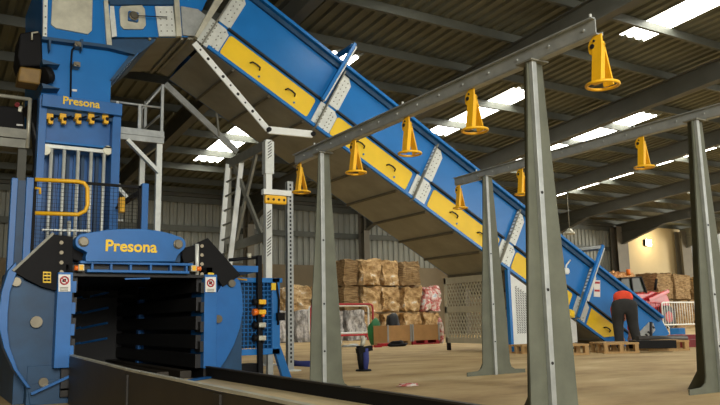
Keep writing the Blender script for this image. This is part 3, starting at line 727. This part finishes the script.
# ------------------------------------------------------------------ platforms and ladder
ap = thing('access_platform', 'galvanised access platform with handrails just right of the tower', 'platform', (2.65, 10.5, 0))
v0 = 10.5
q = MB(); q.box(2.2, 2.98, v0, v0+1.0, 3.36, 3.4); q.build('deck', GALVD, ap)
q = MB(); q.box(2.2, 2.98, v0-.04, v0, 3.24, 3.42); q.box(2.94, 2.98, v0, v0+1.0, 3.24, 3.42); q.box(2.2, 2.98, v0-.06, v0, 3.32, 3.34); q.build('edge_channel', GALV, ap)
for v in (v0, v0+.95):
    q = MB(); q.box(2.89, 2.97, v, v+.07, 0, 3.24); q.build('post', GALVB, ap)
for p, r in (((2.95, v0, 3.24), (2.95, v0, 4.15)), ((2.95, v0+.95, 3.24), (2.95, v0+.95, 4.15)), ((2.62, v0, 3.24), (2.62, v0, 3.8)), ((2.3, v0, 3.24), (2.3, v0, 3.8))):
    q = MB(); q.beam(p, r, .04, .04); q.build('rail_post', GALV, ap)
q = MB(); q.tube([(2.2, v0, 3.79), (2.95, v0, 3.79)], .018, 8); q.tube([(2.95, v0, 4.14), (2.95, v0+.95, 4.14)], .018, 8); q.tube([(2.95, v0, 3.7), (2.95, v0+.95, 3.7)], .018, 8); q.tube([(2.95, v0, 4.13), (2.73, v0+.3, 3.82), (2.73, v0+.3, 3.4)], .018, 8); q.build('handrail', GALV, ap)
q = MB(); q.beam((2.45, v0-.02, 3.24), (2.92, v0-.02, 2.8), .05, .09, (0,1,0)); q.build('knee_brace', GALVB, ap)
q = MB(); q.beam((2.35, v0+.5, 2.75), (2.62, v0+.5, 2.45), .05, .1, (0,1,0)); q.build('stair_tread', GALVB, ap)
q = MB(); q.beam((2.3, v0+.6, 2.9), (2.6, v0+.6, .0), .05, .1, (0,1,0)); q.beam((2.3, v0+1.0, 2.9), (2.6, v0+1.0, .0), .05, .1, (0,1,0)); q.build('stair_stringer', GALVD, ap)
for k in range(10):
    z = .25+k*.27; q = MB(); q.box(2.32+(2.9-z)*.1, 2.5+(2.9-z)*.1, v0+.6, v0+1.0, z, z+.03); q.build('stair_tread', GALV, ap)
al = thing('access_platform', 'galvanised platform with handrail at the left edge beside the tower', 'platform', (.4, 10.2, 0))
v0 = 10.0
q = MB(); q.box(-.9, 1.1, v0, v0+1.0, 3.02, 3.06); q.build('deck', GALVD, al)
q = MB(); q.box(-.9, 1.1, v0-.05, v0, 2.98, 3.1); q.box(-.9, 1.1, v0-.03, v0+.02, 2.86, 2.97); q.build('edge_channel', GALVD, al)
for u in (-.85, 1.09):
    q = MB(); q.tube([(u, v0-.03, 2.86), (u, v0-.03, 3.52)], .025, 8); q.build('rail_post', ZINC, al)
    q = MB(); q.box(u-.1, u, v0+.02, v0+.12, 0, 2.86); q.build('post', RAFT, al)
q = MB(); q.tube([(-.9, v0-.03, 3.51), (1.09, v0-.03, 3.51)], .025, 8); q.build('handrail', ZINC, al)
cb = thing('control_box', 'dark control box with a red button on the platform at the left edge', 'control box', (.97, 10.3, 3.06))
q = MB(); q.box(.72, 1.06, 10.25, 10.45, 3.06, 3.46); q.build('case', BLK2, cb, .01)
c = atV(17, 105, 10.24); q = MB(); q.cyl((c.x, 10.21, c.z), (c.x, 10.26, c.z), .03, 12); q.build('red_button', RED, cb)
q = pv([(18.5, 106), (22.5, 106), (21.5, 112), (18, 111)], 10.23, .02); q.build('label_plate', ZINC, cb)
q = pv([(16.5, 124), (23, 124.5), (23, 126), (16.5, 125.5)], 10.23, .02); q.build('label_plate', WHITE, cb)

ld = thing('extension_ladder', 'aluminium extension ladder leaning against the trestle behind the press', 'ladder', (3.5, 10.6, 0))
t0, t1 = atV(227.6, 168, 11.36), atV(241.5, 161, 10.92)
d0, d1 = atV(212, 366, 11.36), atV(218, 372, 10.92)
d0.z = d1.z = 0
for a, b in ((d0, t0), (d1, t1)):
    q = MB(); q.beam(a, b+(b-a)*.02, .035, .08, (1,0,0)); q.build('rail', WHITEP, ld)
for k in range(1, 13):
    f_ = k/13; q = MB(); q.cyl(d0.lerp(t0, f_), d1.lerp(t1, f_), .018, 8); q.build('rung', GALVD, ld)

# ------------------------------------------------------------------ wire rails, posts and ring hangers
def post_mesh(cx, v, root, zt, k):
    p = [(.065, 2.16), (.075, 1.95), (.125, 1.22), (.16, .8), (.178, .5), (.186, .25), (.192, .12), (.21, .075), (.26, .048), (.41, .04), (.41, 0)]
    p = [(x*k, z*zt/2.16) for x, z in p]
    full = p+[(-x, z) for x, z in reversed(p)]
    q = MB(); q.prism([(cx+x, v-.006, z) for x, z in full], (0, .012, 0)); w = q.build('post_web', POSTG, root)
    q = MB(); q.box(cx-.05, cx-.014, v-.035, v-.006, 0, zt); s_ = q.build('centre_strip', GALV, w, .003, None, 'pale strip down the middle of the post')
    for z in (.35, .75, 1.3): MB().cyl((cx-.032, v-.038, z), (cx-.032, v-.03, z), .009, 8).build('strip_bolt', HOLE, s_)
    q = MB(); q.prism([(cx-.006, v+.006, zt), (cx-.006, v+.08, zt), (cx-.006, v+.2, .15), (cx-.006, v+.3, .0), (cx-.006, v+.006, 0)], (.012, 0, 0)); q.build('rear_fin', POSTG, w)
    q = MB(); q.box(cx-.07, cx+.07, v-.05, v+.08, zt, zt+.01); q.build('cap_plate', GALVD, w)
def rail(u, pu, v0, v1, pvs, zb, label):
    r = thing('wire_rail', label, 'rail', (u, (v0+v1)/2, 0))
    q = MB(); q.box(u-.004, u+.004, v0, v1, zb+.005, zb+.085); q.box(u, u+.055, v0, v1, zb-.002, zb+.006); q.box(u-.03, u, v0, v1, zb+.082, zb+.09); q.box(u+.05, u+.055, v0, v1, zb+.006, zb+.02)
    b = q.build('rail_beam', GALV, r)
    v = v0+.08
    while v < v1: MB().cyl((u-.012, v, zb+.045), (u-.003, v, zb+.045), .009, 8).build('bolt_head', GALV, b); v += .26
    for v in (v0+.03, (v0+v1)/2, v1-.4): MB().cyl((u, v, zb+.085), (u, v, zb+.12), .008, 8).build('top_bolt', GALVB, b)
    for v, k in pvs: post_mesh(pu, v, r, zb-.012, k)
K1 = .945
RU1, RZ1, RU2, RZ2 = 3.2*K1, .6+1.58*K1, 5.45, 2.18
rail(RU1, RU1+.015, 2.66*K1, 6.53*K1, ((3.17*K1, .93), (5.95*K1, .82)), RZ1, 'nearer galvanised overhead rail on two tapered posts left of centre')
rail(RU2, 5.41, 1.6, 6.78, ((3.55, 1), (6.15, 1)), RZ2, 'galvanised overhead rail on tapered posts further right, running off the right edge')
hg = thing('ring_hanger', 'tmp', 'ring hanger', (0, 0, 0), 'yellow ring hangers under the rails')
q = MB()
lug = [(.02, -.0), (-.034, 0), (-.034, -.1), (.04, -.1), (.054, -.09), (.06, -.065), (.058, -.04), (.048, -.02)]
q.prism([(-.006, y, z) for y, z in lug], (.012, 0, 0)); lg = q.build('lug', YHANG, hg, .003)
q = MB(); q.cyl((-.012, .028, -.055), (.012, .028, -.055), .014, 10); q.cyl((-.012, .014, -.028), (.012, .014, -.028), .007, 8); q.build('lug_hole', HOLE, lg)
q = MB(); q.prism([(-.006, -.033, -.05), (-.006, .03, -.05), (-.034, .03, -.272), (-.034, -.033, -.272)], (.03, 0, 0)); q.build('front_strap', YHANG, hg)
q = MB(); q.prism([(.006, -.033, -.04), (.006, .03, -.04), (.062, .03, -.272), (.062, -.033, -.272)], (.01, 0, 0)); q.build('side_strap', YHANG, hg)
q = MB(); q.ring((.018, .0, -.275), .083, .009); q.build('ring', YHANG, hg)
def railpt(px, u, zb):
    lo, hi = 1.0, 9.0                                     # find v on the rail whose picture x is px
    for _ in range(50):
        v = (lo+hi)/2; d = V3((u, v, zb))-CAM
        x = 360+F*d.dot(RI)/d.dot(fw)
        lo, hi = (v, hi) if x > px else (lo, v)
    return V3((u+.02, v, zb-.002))
lab1 = ['yellow ring hanger at the far left end of the nearer rail, past the first post',
        'yellow ring hanger just right of the left post on the nearer rail',
        'yellow ring hanger in the middle of the nearer rail, in front of the blue conveyor',
        'yellow ring hanger on the nearer rail just left of the big front post',
        'large yellow ring hanger at the near end of the nearer rail']
lab2 = ['yellow ring hanger at the far end of the right-hand rail against the yellow panel',
        'yellow ring hanger on the right-hand rail seen just left of the big front post',
        'yellow ring hanger on the right-hand rail midway between front and right posts']
first = True
for px, u, zb, l in [(x, RU1, RZ1, l) for x, l in zip((297.5, 351.5, 404.5, 468.5, 594), lab1)]+[(x, RU2, RZ2, l) for x, l in zip((457, 519, 639), lab2)]:
    p = railpt(px, u, zb)
    if first: hg.location = p; hg['label'] = l; first = False
    else: dup(hg, p, l)

# ------------------------------------------------------------------ bales
def bale_mesh(seed, dims, material, amp=.05, nx=14):
    w, d, h = dims; bm = bmesh.new()
    bmesh.ops.create_cube(bm, size=1)
    bmesh.ops.subdivide_edges(bm, edges=bm.edges[:], cuts=nx, use_grid_fill=True)
    for v in bm.verts:
        p = v.co.copy()
        q = V3((p.x*w, p.y*d, p.z*h))
        n = mnoise.noise_vector(q*2.6+V3((seed*7.3, seed*3.1, 0)))*amp*1.5 + mnoise.noise_vector(q*7+V3((seed, 0, seed*5)))*amp*.8
        for i in range(3):                                    # soften the corners
            k = [abs(p.x), abs(p.y), abs(p.z)]
            if sorted(k)[1] > .42: q *= .985
            break
        q += n; q.z = max(q.z, -h/2); v.co = (q.x, q.y, q.z+h/2)
    me = bpy.data.meshes.new('bale'); bm.to_mesh(me); bm.free()
    for p in me.polygons: p.use_smooth = False
    me.materials.append(material); return me
def bale(me, loc, label, group, rz=0, name='cardboard_bale', cat='bale'):
    o = bpy.data.objects.new(name, me); COL.objects.link(o); o.location = loc; o.rotation_euler = (0,0,rz)
    return tag(o, label, cat, group)
G = 'cardboard bales stacked against the back wall'
H3 = .865
cols = [(12.32, 13.08, 'second'), (13.1, 13.83, 'third'), (13.93, 14.72, 'fourth'), (14.75, 15.5, 'rightmost')]
k = 0
rown = ['bottom', 'middle', 'top']
for ci, (a, b, nm) in enumerate(cols):
    for r in range(3 if ci < 3 else 2):
        k += 1; mt = BALEM
        if ci == 2 and r == 2: mt = BALED
        if ci == 3 and r == 1: mt = BALEW
        me = bale_mesh(k, (b-a-.1, 1.1, H3-.05), mt, .075)
        mtxt = {('2', 2): 'dark layered cardboard bale'}.get((str(ci), r), 'torn brown cardboard bale')
        if ci == 3 and r == 1: lab = 'bale of white, red and blue mixed paper at the right end of the cardboard stack'
        else: lab = '%s, %s of the %s column of the tall stack' % (mtxt, rown[r], nm)
        bale(me, ((a+b)/2+random.uniform(-.03,.03), 20.85+random.uniform(-.06,.06), H3*r+(.01 if r else 0)), lab, G, random.uniform(-.06,.06))
for r in range(3):
    me = bale_mesh(40+r, (.5, 1.0, H3-.02), BALED, .04)
    bale(me, (12.02, 20.95, H3*r), 'dark side-on cardboard bale, %s of the leftmost column of the tall stack' % rown[r], G)
for i, (u, z, w, nm) in enumerate(((10.3, 0, .8, 'lower left'), (11.2, 0, .8, 'lower right'), (10.35, .87, .85, 'upper left'), (11.25, .87, .85, 'upper right'))):
    me = bale_mesh(60+i, (w-.04, .9, .82), BALED if i % 2 else BALEM, .07)
    bale(me, (u, 21.4, z), 'loose brown cardboard bale, %s of the low stack behind the barrier' % nm, G)
for i, (x0, x1, nm) in enumerate(((276, 292, 'left of the strut'), (298, 313, 'right of the strut'), (332, 345, 'left behind the red barrier'), (347, 367, 'right behind the red barrier'))):
    a, b = atV(x0, 320, 19.75).x, atV(x1, 320, 19.75).x
    me = bale_mesh(80+i, (b-a-.05, .42, .92), FILMG, .04)
    bale(me, ((a+b)/2, 20.0, 0), 'grey plastic-wrapped bale standing %s' % nm, 'wrapped bales along the back', 0, 'wrapped_bale')
k = 0
for (x0, x1, v, z0, h, nm) in ((655, 672, 22.2, 0, 1.3, 'lower left'), (673, 692, 22.2, 0, 1.3, 'lower middle'), (656, 673, 22.2, 1.3, 1.25, 'upper left'), (674, 691, 22.2, 1.3, 1.2, 'upper middle'), (693, 712, 22.4, 0, 1.25, 'lower right'), (693, 712, 22.4, 1.25, 1.15, 'upper right')):
    a, b = atV(x0, 300, v-.5).x, atV(x1, 300, v-.5).x
    me = bale_mesh(100+k, (b-a-.12, 1.2, h-.06), BALED, .06); k += 1
    bale(me, ((a+b)/2, v, z0), 'olive-brown bale in the far right stack behind the white barrier, %s' % nm, 'bales at the far right')
# loose lit waste heap
me = bale_mesh(130, (2.5, .85, 2.5), GLOWB, .12, 20); 
o = bale(me, (27.1, 22.75, 0), 'heap of orange-brown loose waste under the floodlight', None, 0, 'waste_heap', 'heap')

# ------------------------------------------------------------------ crates with bags
def crate(x0, x1, label):
    a, b = atV(x0, 330, 14.8).x, atV(x1, 330, 14.8).x
    r = thing('cardboard_crate', label, 'crate', ((a+b)/2, 15.1, 0), 'brown crates in front of the bales')
    c = .47
    q = MB(); q.box(a, b, 14.8, 14.83, .1, c); q.box(a, b, 15.4, 15.43, .1, c); q.box(a, a+.03, 14.83, 15.4, .1, c); q.box(b-.03, b, 14.83, 15.4, .1, c); q.box(a+.03, b-.03, 14.83, 15.4, .1, .13); q.build('box_walls', CARDB, r)
    q = MB()
    for u in (a, (a+b)/2-.05, b-.1): q.box(u, u+.1, 14.8, 15.43, .03, .1)
    for v in (14.8, 15.08, 15.33): q.box(a, b, v, v+.1, 0, .03)
    q.build('pallet_base', RED if x0 > 405 else WOOD, r)
    MB().box(a-.012, a+.03, 14.785, 14.8, .08, .49).build('corner_strip', CLEAT, r); MB().box(b-.03, b+.012, 14.785, 14.8, .08, .49).build('corner_strip', CLEAT, r)
crate(387.5, 411, 'left brown crate on a wooden base in front of the bale stack')
crate(412.5, 439, 'right brown crate in front of the bale stack, beside the mesh guard')
def lump(name, label, cat, c, dims, material, seed, amp=.1, group=None):
    bm = bmesh.new(); bmesh.ops.create_icosphere(bm, subdivisions=3, radius=.5)
    for v in bm.verts:
        n = mnoise.noise(v.co*3+V3((seed*3.7, seed, 0))); v.co *= 1+n*amp*2
        v.co = V3((v.co.x*dims[0], v.co.y*dims[1], max(v.co.z, -.35)*dims[2]+.35*dims[2]))
    me = bpy.data.meshes.new(name); bm.to_mesh(me); bm.free(); me.materials.append(material)
    for p in me.polygons: p.use_smooth = True
    o = bpy.data.objects.new(name, me); COL.objects.link(o); o.location = c
    return tag(o, label, cat, group)
c = atV(388.5, 323, 15.12); lump('refuse_sack', 'black refuse sack slumped in the top of the left crate', 'sack', (c.x+.12, 15.12, .14), (.34, .4, .74), BLACK, 3, .15)
c = atV(380, 325, 15.5); lump('tarpaulin_bundle', 'bright green crumpled tarpaulin bundle left of the black sack', 'tarpaulin', (c.x, 15.7, 0), (.4, .35, .68), GREENP, 5, .2)
c = atZ(405, 352, 0); lump('plastic_litter', 'crumpled white plastic sheet on the floor in front of the left crate', 'litter', (c.x, 14.35, 0), (.36, .25, .28), WHITE, 9, .35)
c = atZ(398, 352, 0); lump('dark_litter', 'dark crumpled litter beside the white plastic sheet', 'litter', (9.55, 14.2, 0), (.5, .25, .14), BLK2, 12, .35)
c = atV(441, 326, 14.9); lump('paper_bundle', 'small colourful paper bundle standing right of the right crate', 'paper', (c.x, 14.95, 0), (.16, .22, .72), BALEW, 14, .2)
q = MB(); a = atZ(376, 347.5, 0); q.box(a.x, a.x+.16, a.y, a.y+.1, 0, .05); tag(q.build('red_block', RED), 'small red block on the floor near the blue floor tool', 'block')
q = MB(); a = atZ(380.5, 346.5, 0); q.box(a.x, a.x+.3, a.y, a.y+.14, 0, .07); tag(q.build('red_tray', RED, None, .01), 'low red tray on the floor left of the crates', 'tray')
a = atZ(580, 400, 0); lump('paper_litter', 'flattened pale paper scrap on the floor right of the front post', 'litter', (3.95, 3.95, -.004), (.3, .16, .05), WHITE, 21, .4)
a = atZ(352, 347, 0); lump('rag_litter', 'pale grey rags strewn on the floor left of the floor tool', 'litter', (a.x, a.y, -.004), (.5, .2, .08), GALV, 23, .4)

# small blue floor tool
ft = thing('floor_tool', 'knee-high tool wrapped in blue and black cloth standing alone on the floor', 'tool', (4.69, 7.73, 0))
q = MB(); q.tube([(4.69, 7.73, .0), (4.69, 7.73, .02)], [.1, .09], 14); q.build('base', BLK2, ft)
q = MB(); q.tube([(4.71, 7.72, .02), (4.715, 7.72, .12), (4.715, 7.72, .27)], [.03, .045, .042], 10); q.build('blue_sleeve', NAVY, ft)
q = MB(); q.tube([(4.66, 7.73, .02), (4.65, 7.73, .14), (4.645, 7.73, .3)], [.03, .04, .045], 10); q.beam((4.6, 7.72, .24), (4.8, 7.72, .27), .07, .06); q.build('dark_wrap', BLK2, ft)
q = MB(); q.tube([(4.67, 7.73, .28), (4.69, 7.73, .34), (4.71, 7.73, .4)], [.02, .03, .018], 8); q.build('white_top', ZINC, ft)
q = MB(); q.beam((4.74, 7.72, .28), (4.82, 7.72, .28), .03, .02); q.build('red_grip', RED, ft)
q = MB(); a, b = atZ(293, 363.5, .03), atZ(312, 364.5, .03); q.tube([a, a.lerp(b, .4)+V3((0,.04,0)), b], [.05, .04, .05], 8); tag(q.build('blue_roll', NAVY), 'short blue roll lying on the floor right of the slotted strut', 'roll')

# ------------------------------------------------------------------ barriers
def barrier(x0, x1, v, label, m_, bars=True, zb=.3, group=None, h=1.1):
    a, b = atV(x0, 320, v).x, atV(x1, 320, v).x
    r = thing('crowd_barrier', label, 'barrier', ((a+b)/2, v, 0), group)
    q = MB(); k = .12; pts = [(a, zb), (a, h-k), (a+.03, h-.03), (a+k, h), (b-k, h), (b-.03, h-.03), (b, h-k), (b, zb), (b-.03, zb-.09), (b-k, zb-.12), (a+k, zb-.12), (a+.03, zb-.09)]
    q.tube([(x, v, z) for x, z in pts], .03, 8, True); q.build('frame', m_, r)
    if bars:
        q = MB(); n = int((b-a)/.16)
        for i in range(1, n): u = a+(b-a)*i/n; q.tube([(u, v, zb-.12), (u, v, h)], .012, 6)
        q.build('infill_bars', m_, r)
    for u in (a+.25, b-.25):
        q = MB(); q.tube([(u, v-.11, .02), (u, v, zb-.12), (u, v+.11, .02)], .022, 8); q.build('foot', m_, r)
barrier(311, 373, 19.2, 'red tubular crowd barrier across the wrapped bales at left', RED, False)
barrier(309, 368.5, 19.45, 'white tubular crowd barrier just behind the red one at left', WHITEP, False, .36, None, 1.06)
barrier(663, 712, 19.7, 'white crowd barrier with upright bars in front of the far right bales', WHITEP)
barrier(628, 662, 20.0, 'red crowd barrier partly hidden behind the conveyor foot', RED)

# ------------------------------------------------------------------ loader
lo = thing('loader', 'red loader with a dark green glazed cab parked behind the conveyor foot', 'loader', (27.4, 21.2, 0))
v = 20.9
q = MB(); q.prism([atV(x, y, v) for x, y in [(619, 293), (621, 279), (627, 277), (641, 277.5), (646, 292)]], (0, 1.1, 0)); cab = q.build('cab_glass', GREENG, lo, .03)
q = MB()
for x0_, y0_, x1_, y1_ in ((619, 293, 621, 278.5), (621, 278.5, 641, 277), (641, 277, 646.5, 293), (631, 277.3, 633, 293)):
    q.beam(atV(x0_, y0_, v-.03), atV(x1_, y1_, v-.03), .06, .06, (0,1,0))
q.build('cab_frame', BLK2, cab)
q = pv([(617, 294), (648, 293), (652, 291), (667, 294), (670, 301), (670, 318), (617, 322)], v-.02, 1.2); q.build('body', RED, lo, .05)
q = MB(); q.beam(atV(648, 300, v-.15), atV(668, 291, v-.15), .16, .14, (0,1,0)); q.build('lift_arm', RED, lo, .02)
for x in (629, 662):
    c = atV(x, 316, v); q = MB(); q.cyl((c.x, v-.35, .5), (c.x, v, .5), .5, 28); w_ = q.build('wheel', BLACK, lo, .04)
    q = MB(); q.cyl((c.x, v-.37, .5), (c.x, v-.3, .5), .24, 20); q.build('wheel_hub', RED, w_)
c = atV(636, 271.5, v); q = MB(); q.cyl((c.x, v+.4, c.z-.15), (c.x, v+.4, c.z+.12), .09, 12); q.build('beacon', ORANGE, lo)
q = MB(); q.tube([atV(655, 290, v+.3), atV(656.5, 279, v+.3)], .06, 10); q.build('exhaust', BLK2, lo)
bs = MB(); a, b = atZ(664, 336, 0), atZ(704, 336, 0); bs.box(a.x, b.x, a.y-.5, a.y-.2, 0, .22); tag(bs.build('blue_beam', BLUE, None, .01), 'long blue steel beam lying on the floor beyond the conveyor foot', 'beam')

# ------------------------------------------------------------------ pallets and steel on them
pl = thing('wooden_pallet', 'broken wooden pallet at the conveyor base beside the front post', 'pallet', (0,0,0), 'pallets in front of the conveyor foot')
for u in (-.5, 0, .5):
    for v in (-.36, 0, .36): MB().box(u-.06, u+.06, v-.05, v+.05, .02, .1).build('block', WOOD, pl)
for v in (-.36, 0, .36): MB().box(-.58, .58, v-.05, v+.05, 0, .02).build('bottom_board', WOOD, pl)
for k in range(6):
    v = -.36+k*.144; MB().box(-.58, .58, v-.05, v+.05, .1, .122).build('deck_board', WOOD, pl)
pl.location = (8.95, 8.6, 0); pl.rotation_euler = (0,0,-.35); pl.scale = (.55, .8, 1.4)
dup(pl, (9.9, 8.35, 0), 'wooden pallet under the left end of the black steel section', None, -.5, (.5, .8, 1.4))
dup(pl, (11.0, 8.3, 0), 'wooden pallet under the middle of the black steel section', None, -.45, (.62, .8, 1.4))
dup(pl, (8.95, 9.45, 0), 'small pallet glimpsed left of the big front post', None, .1, (.4, .4, 1.2))
q = MB(); a, b = atV(632, 345.5, 8.35), atV(672, 345.5, 8.1)
zz = .2
q.beam(atV(632, 344.5, 8.1), atV(673, 344, 7.85), .2, .13)
sb = q.build('steel_section', BLK2, None, .008); tag(sb, 'black steel section lying across the pallets in front of the worker', 'steel section')
q = MB(); q.cyl(atV(637, 338.5, 8.5), atV(686, 338, 8.5), .045, 14); tag(q.build('dark_pipe', DARKR), 'thin dark pipe lying behind the black steel section', 'pipe')
q = MB(); q.box(12.0, 13.6, 8.55, 8.75, .0, .14); q.box(12.3, 12.7, 8.75, 9.1, 0, .22); tag(q.build('red_steel_beam', mat('dark_red_steel', (124, 40, 44), .5, 0, .2, 6), None, .008), 'dark red steel beams on the floor right of the worker', 'beam')
q = MB(); q.box(12.55, 13.4, 7.9, 8.35, 0, .03); tag(q.build('flat_board', WOOD), 'flat board on the floor left of the right-hand post', 'board')
a = atZ(408, 386, 0); lump('paper_litter', 'small green and white paper scraps on the floor right of the floor tool', 'litter', (a.x, a.y, -.004), (.22, .1, .03), BALEW, 27, .4)
a = atZ(585, 351, .12); lump('plastic_scrap', 'crumpled pale plastic on the broken pallet by the front post', 'litter', (9.15, 8.75, .11), (.5, .25, .1), WHITE, 31, .35)

# ------------------------------------------------------------------ worker bent over beside the conveyor
wk = thing('person', 'person in dark trousers and orange-red top bending over at the conveyor foot', 'person', (11.05, 9.05, 0))
dv = V3((.72, .69, 0)).normalized(); ac = V3((dv.y, -dv.x, 0)); ctr = V3((11.05, 9.02, 0))
def pt(a, f_, z): return ctr+ac*a+dv*f_+V3((0,0,z))
def skin(name, chains, material, parent, sub=2):
    """chains: list of lists of (point, radius); the first point of a later chain joins the nearest earlier vertex"""
    vs, es, rs = [], [], []
    for ch in chains:
        prev = None
        for i, (p, r) in enumerate(ch):
            if i == 0 and vs:
                j = min(range(len(vs)), key=lambda k: (vs[k]-p).length)
                if (vs[j]-p).length < .02: prev = j; continue
            vs.append(p); rs.append(r); j = len(vs)-1
            if prev is not None: es.append((prev, j))
            prev = j
    org = wloc(parent); me = bpy.data.meshes.new(name); me.from_pydata([tuple(p-org) for p in vs], es, [])
    o = bpy.data.objects.new(name, me); COL.objects.link(o)
    sk = o.modifiers.new('skin', 'SKIN'); sd = o.modifiers.new('sub', 'SUBSURF'); sd.levels = sub; sd.render_levels = sub
    for i, d in enumerate(me.skin_vertices[0].data):
        rr = rs[i]; d.radius = rr if isinstance(rr, tuple) else (rr, rr); d.use_root = (i == 0)
    bpy.context.view_layer.update()
    ev = o.evaluated_get(bpy.context.evaluated_depsgraph_get()); m2 = bpy.data.meshes.new_from_object(ev)
    bpy.data.objects.remove(o); bpy.data.meshes.remove(me)
    for p in m2.polygons: p.use_smooth = True
    m2.materials.clear(); m2.materials.append(material)
    o = bpy.data.objects.new(name, m2); COL.objects.link(o); o.parent = parent
    return o
pel = pt(0, 0, .9); ch_ = pt(0, .4, .78); nk_ = pt(0, .52, .7); hd_ = pt(0, .62, .56)
hands = [pt(-.05, .4, .16), pt(.1, .4, .18)]
chains = [[(pel, .11), (pt(0, .2, .88), .11), (ch_, .12), (nk_, .06), (pt(0, .57, .64), .065), (hd_, .09), (pt(0, .63, .49), .075)]]
for s, foot in ((-1, -.13), (1, .17)):
    chains.append([(pel, .11), (pt(s*.1, -.02, .82), .085), (pt(s*.12, .02, .47), .06), (pt(foot, -.05, .1), .045), (pt(foot, .0, .05), .045), (pt(foot, .13, .035), .035)])
for s, h_ in ((-1, hands[0]), (1, hands[1])):
    chains.append([(ch_, .15), (pt(s*.15, .42, .7), .055), (pt(s*.13, .42, .44), .045), (h_+V3((0,0,.1)), .03), (h_+V3((0,0,.03)), .034)])
    for k in range(4):
        off = ac*((k-1.5)*.02); chains.append([(h_+V3((0,0,.03)), .034), (h_+off, .011), (h_+off*1.2+dv*.01-V3((0,0,.035+.004*(k in (1,2)))), .009), (h_+off*1.2+dv*.03-V3((0,0,.06)), .008)])
    chains.append([(h_+V3((0,0,.03)), .034), (h_-ac*(.04*s)+dv*.01, .011), (h_-ac*(.045*s)+dv*.03-V3((0,0,.03)), .009)])
skin('body', chains, SKIN, wk)
tr = [[(pt(0, .02, .88), (.225, .18)), (pt(0, -.03, .82), (.225, .18))]]
for s, foot in ((-1, -.13), (1, .17)):
    tr.append([(pt(0, -.03, .82), .17), (pt(s*.115, -.02, .7), .135), (pt(s*.125, .03, .46), .105), (pt(foot, -.04, .18), .085), (pt(foot, -.05, .06), .088)])
skin('trousers', tr, TROUS, wk)
jk = [[(pt(0, -.01, .955), (.2, .12)), (pt(0, .1, .93), (.19, .15)), (pt(0, .26, .84), .17), (ch_+V3((0,0,.02)), .175), (nk_-dv*.02, .1)]]
for s, h_ in ((-1, hands[0]), (1, hands[1])):
    jk.append([(ch_+V3((0,0,.03)), .18), (pt(s*.15, .42, .7), .08), (pt(s*.13, .42, .46), .065), (h_+V3((0,0,.13)), .05)])
skin('jacket', jk, JACK, wk)
for f_ in (-.13, .17):
    skin('boot', [[(pt(f_, -.08, .05), .05), (pt(f_, 0, .055), .058), (pt(f_, .1, .045), .05), (pt(f_, .16, .04), .036)]], BLK2, wk)
skin('hair', [[(hd_+dv*.02+V3((0,0,.02)), .088), (hd_+dv*.035-V3((0,0,.04)), .085), (hd_+dv*.03-V3((0,0,.075)), .05)]], HAIR, wk)
q = MB()
for s in (-1, 1):
    e = hd_-dv*.07+ac*(s*.035)-V3((0,0,.01)); q.tube([e, e-dv*.012], [.012, .006], 8)
q.build('eyes', BLK2, wk)
q = MB(); e = hd_-dv*.085-V3((0,0,.0)); q.tube([e+V3((0,0,-.02)), e-dv*.02+V3((0,0,.02)), e-dv*.0+V3((0,0,.03))], [.008, .014, .008], 8); q.build('nose', SKIN, wk)
q = MB()
for s in (-1, 1): q.tube([hd_+ac*(s*.085)+V3((0,0,.02)), hd_+ac*(s*.1)+V3((0,0,-.01)), hd_+ac*(s*.088)-V3((0,0,.03))], [.01, .016, .01], 8)
q.build('ears', SKIN, wk)

# ------------------------------------------------------------------ light
w = bpy.data.worlds.new('sky'); sc.world = w; w.use_nodes = True
bg = w.node_tree.nodes['Background']; bg.inputs[0].default_value = (.86, .93, 1.0, 1); bg.inputs[1].default_value = .6
def area(name, loc, target, sx, sy, power, col=(1, .95, .86)):
    l = bpy.data.lights.new(name, 'AREA'); l.shape = 'RECTANGLE'; l.size = sx; l.size_y = sy; l.energy = power; l.color = col
    o = bpy.data.objects.new(name, l); COL.objects.link(o); o.location = loc
    o.rotation_euler = (V3(target)-V3(loc)).to_track_quat('-Z', 'Y').to_euler(); return o
area('assumed_front_fill', (-1, -8.5, 4.8), (8, 10, 2.6), 7, 5, 1500)  # added area lamp behind the camera, stands for assumed daylight from the front
area('front_right_fill', (20, -8, 3.5), (11, 12, .5), 8, 5, 500)  # weak added fill lamp, out of view at the front right
l = bpy.data.lights.new('floodlight_lamp', 'POINT'); l.energy = 50; l.color = (1, .8, .5); l.shadow_soft_size = .2
o = bpy.data.objects.new('floodlight_lamp', l); COL.objects.link(o); c = atV(646, 243, VW-.05); o.location = (c.x, VW-.7, c.z)
area('far_right_fill', (40.5, 11, 2.8), (27, 21, 3.6), 6, 4.5, 1700)  # added fill lamp inside the end wall, brightens the far roof and wall

vs = sc.view_settings
sc.display_settings.display_device = 'sRGB'
vs.view_transform = 'Standard'; vs.look = 'None'; vs.gamma = 1; vs.use_curve_mapping = False
vs.exposure = 0.14
sc.cycles.use_denoising = True
sc.cycles.max_bounces = 6
sc.cycles.sample_clamp_indirect = 6
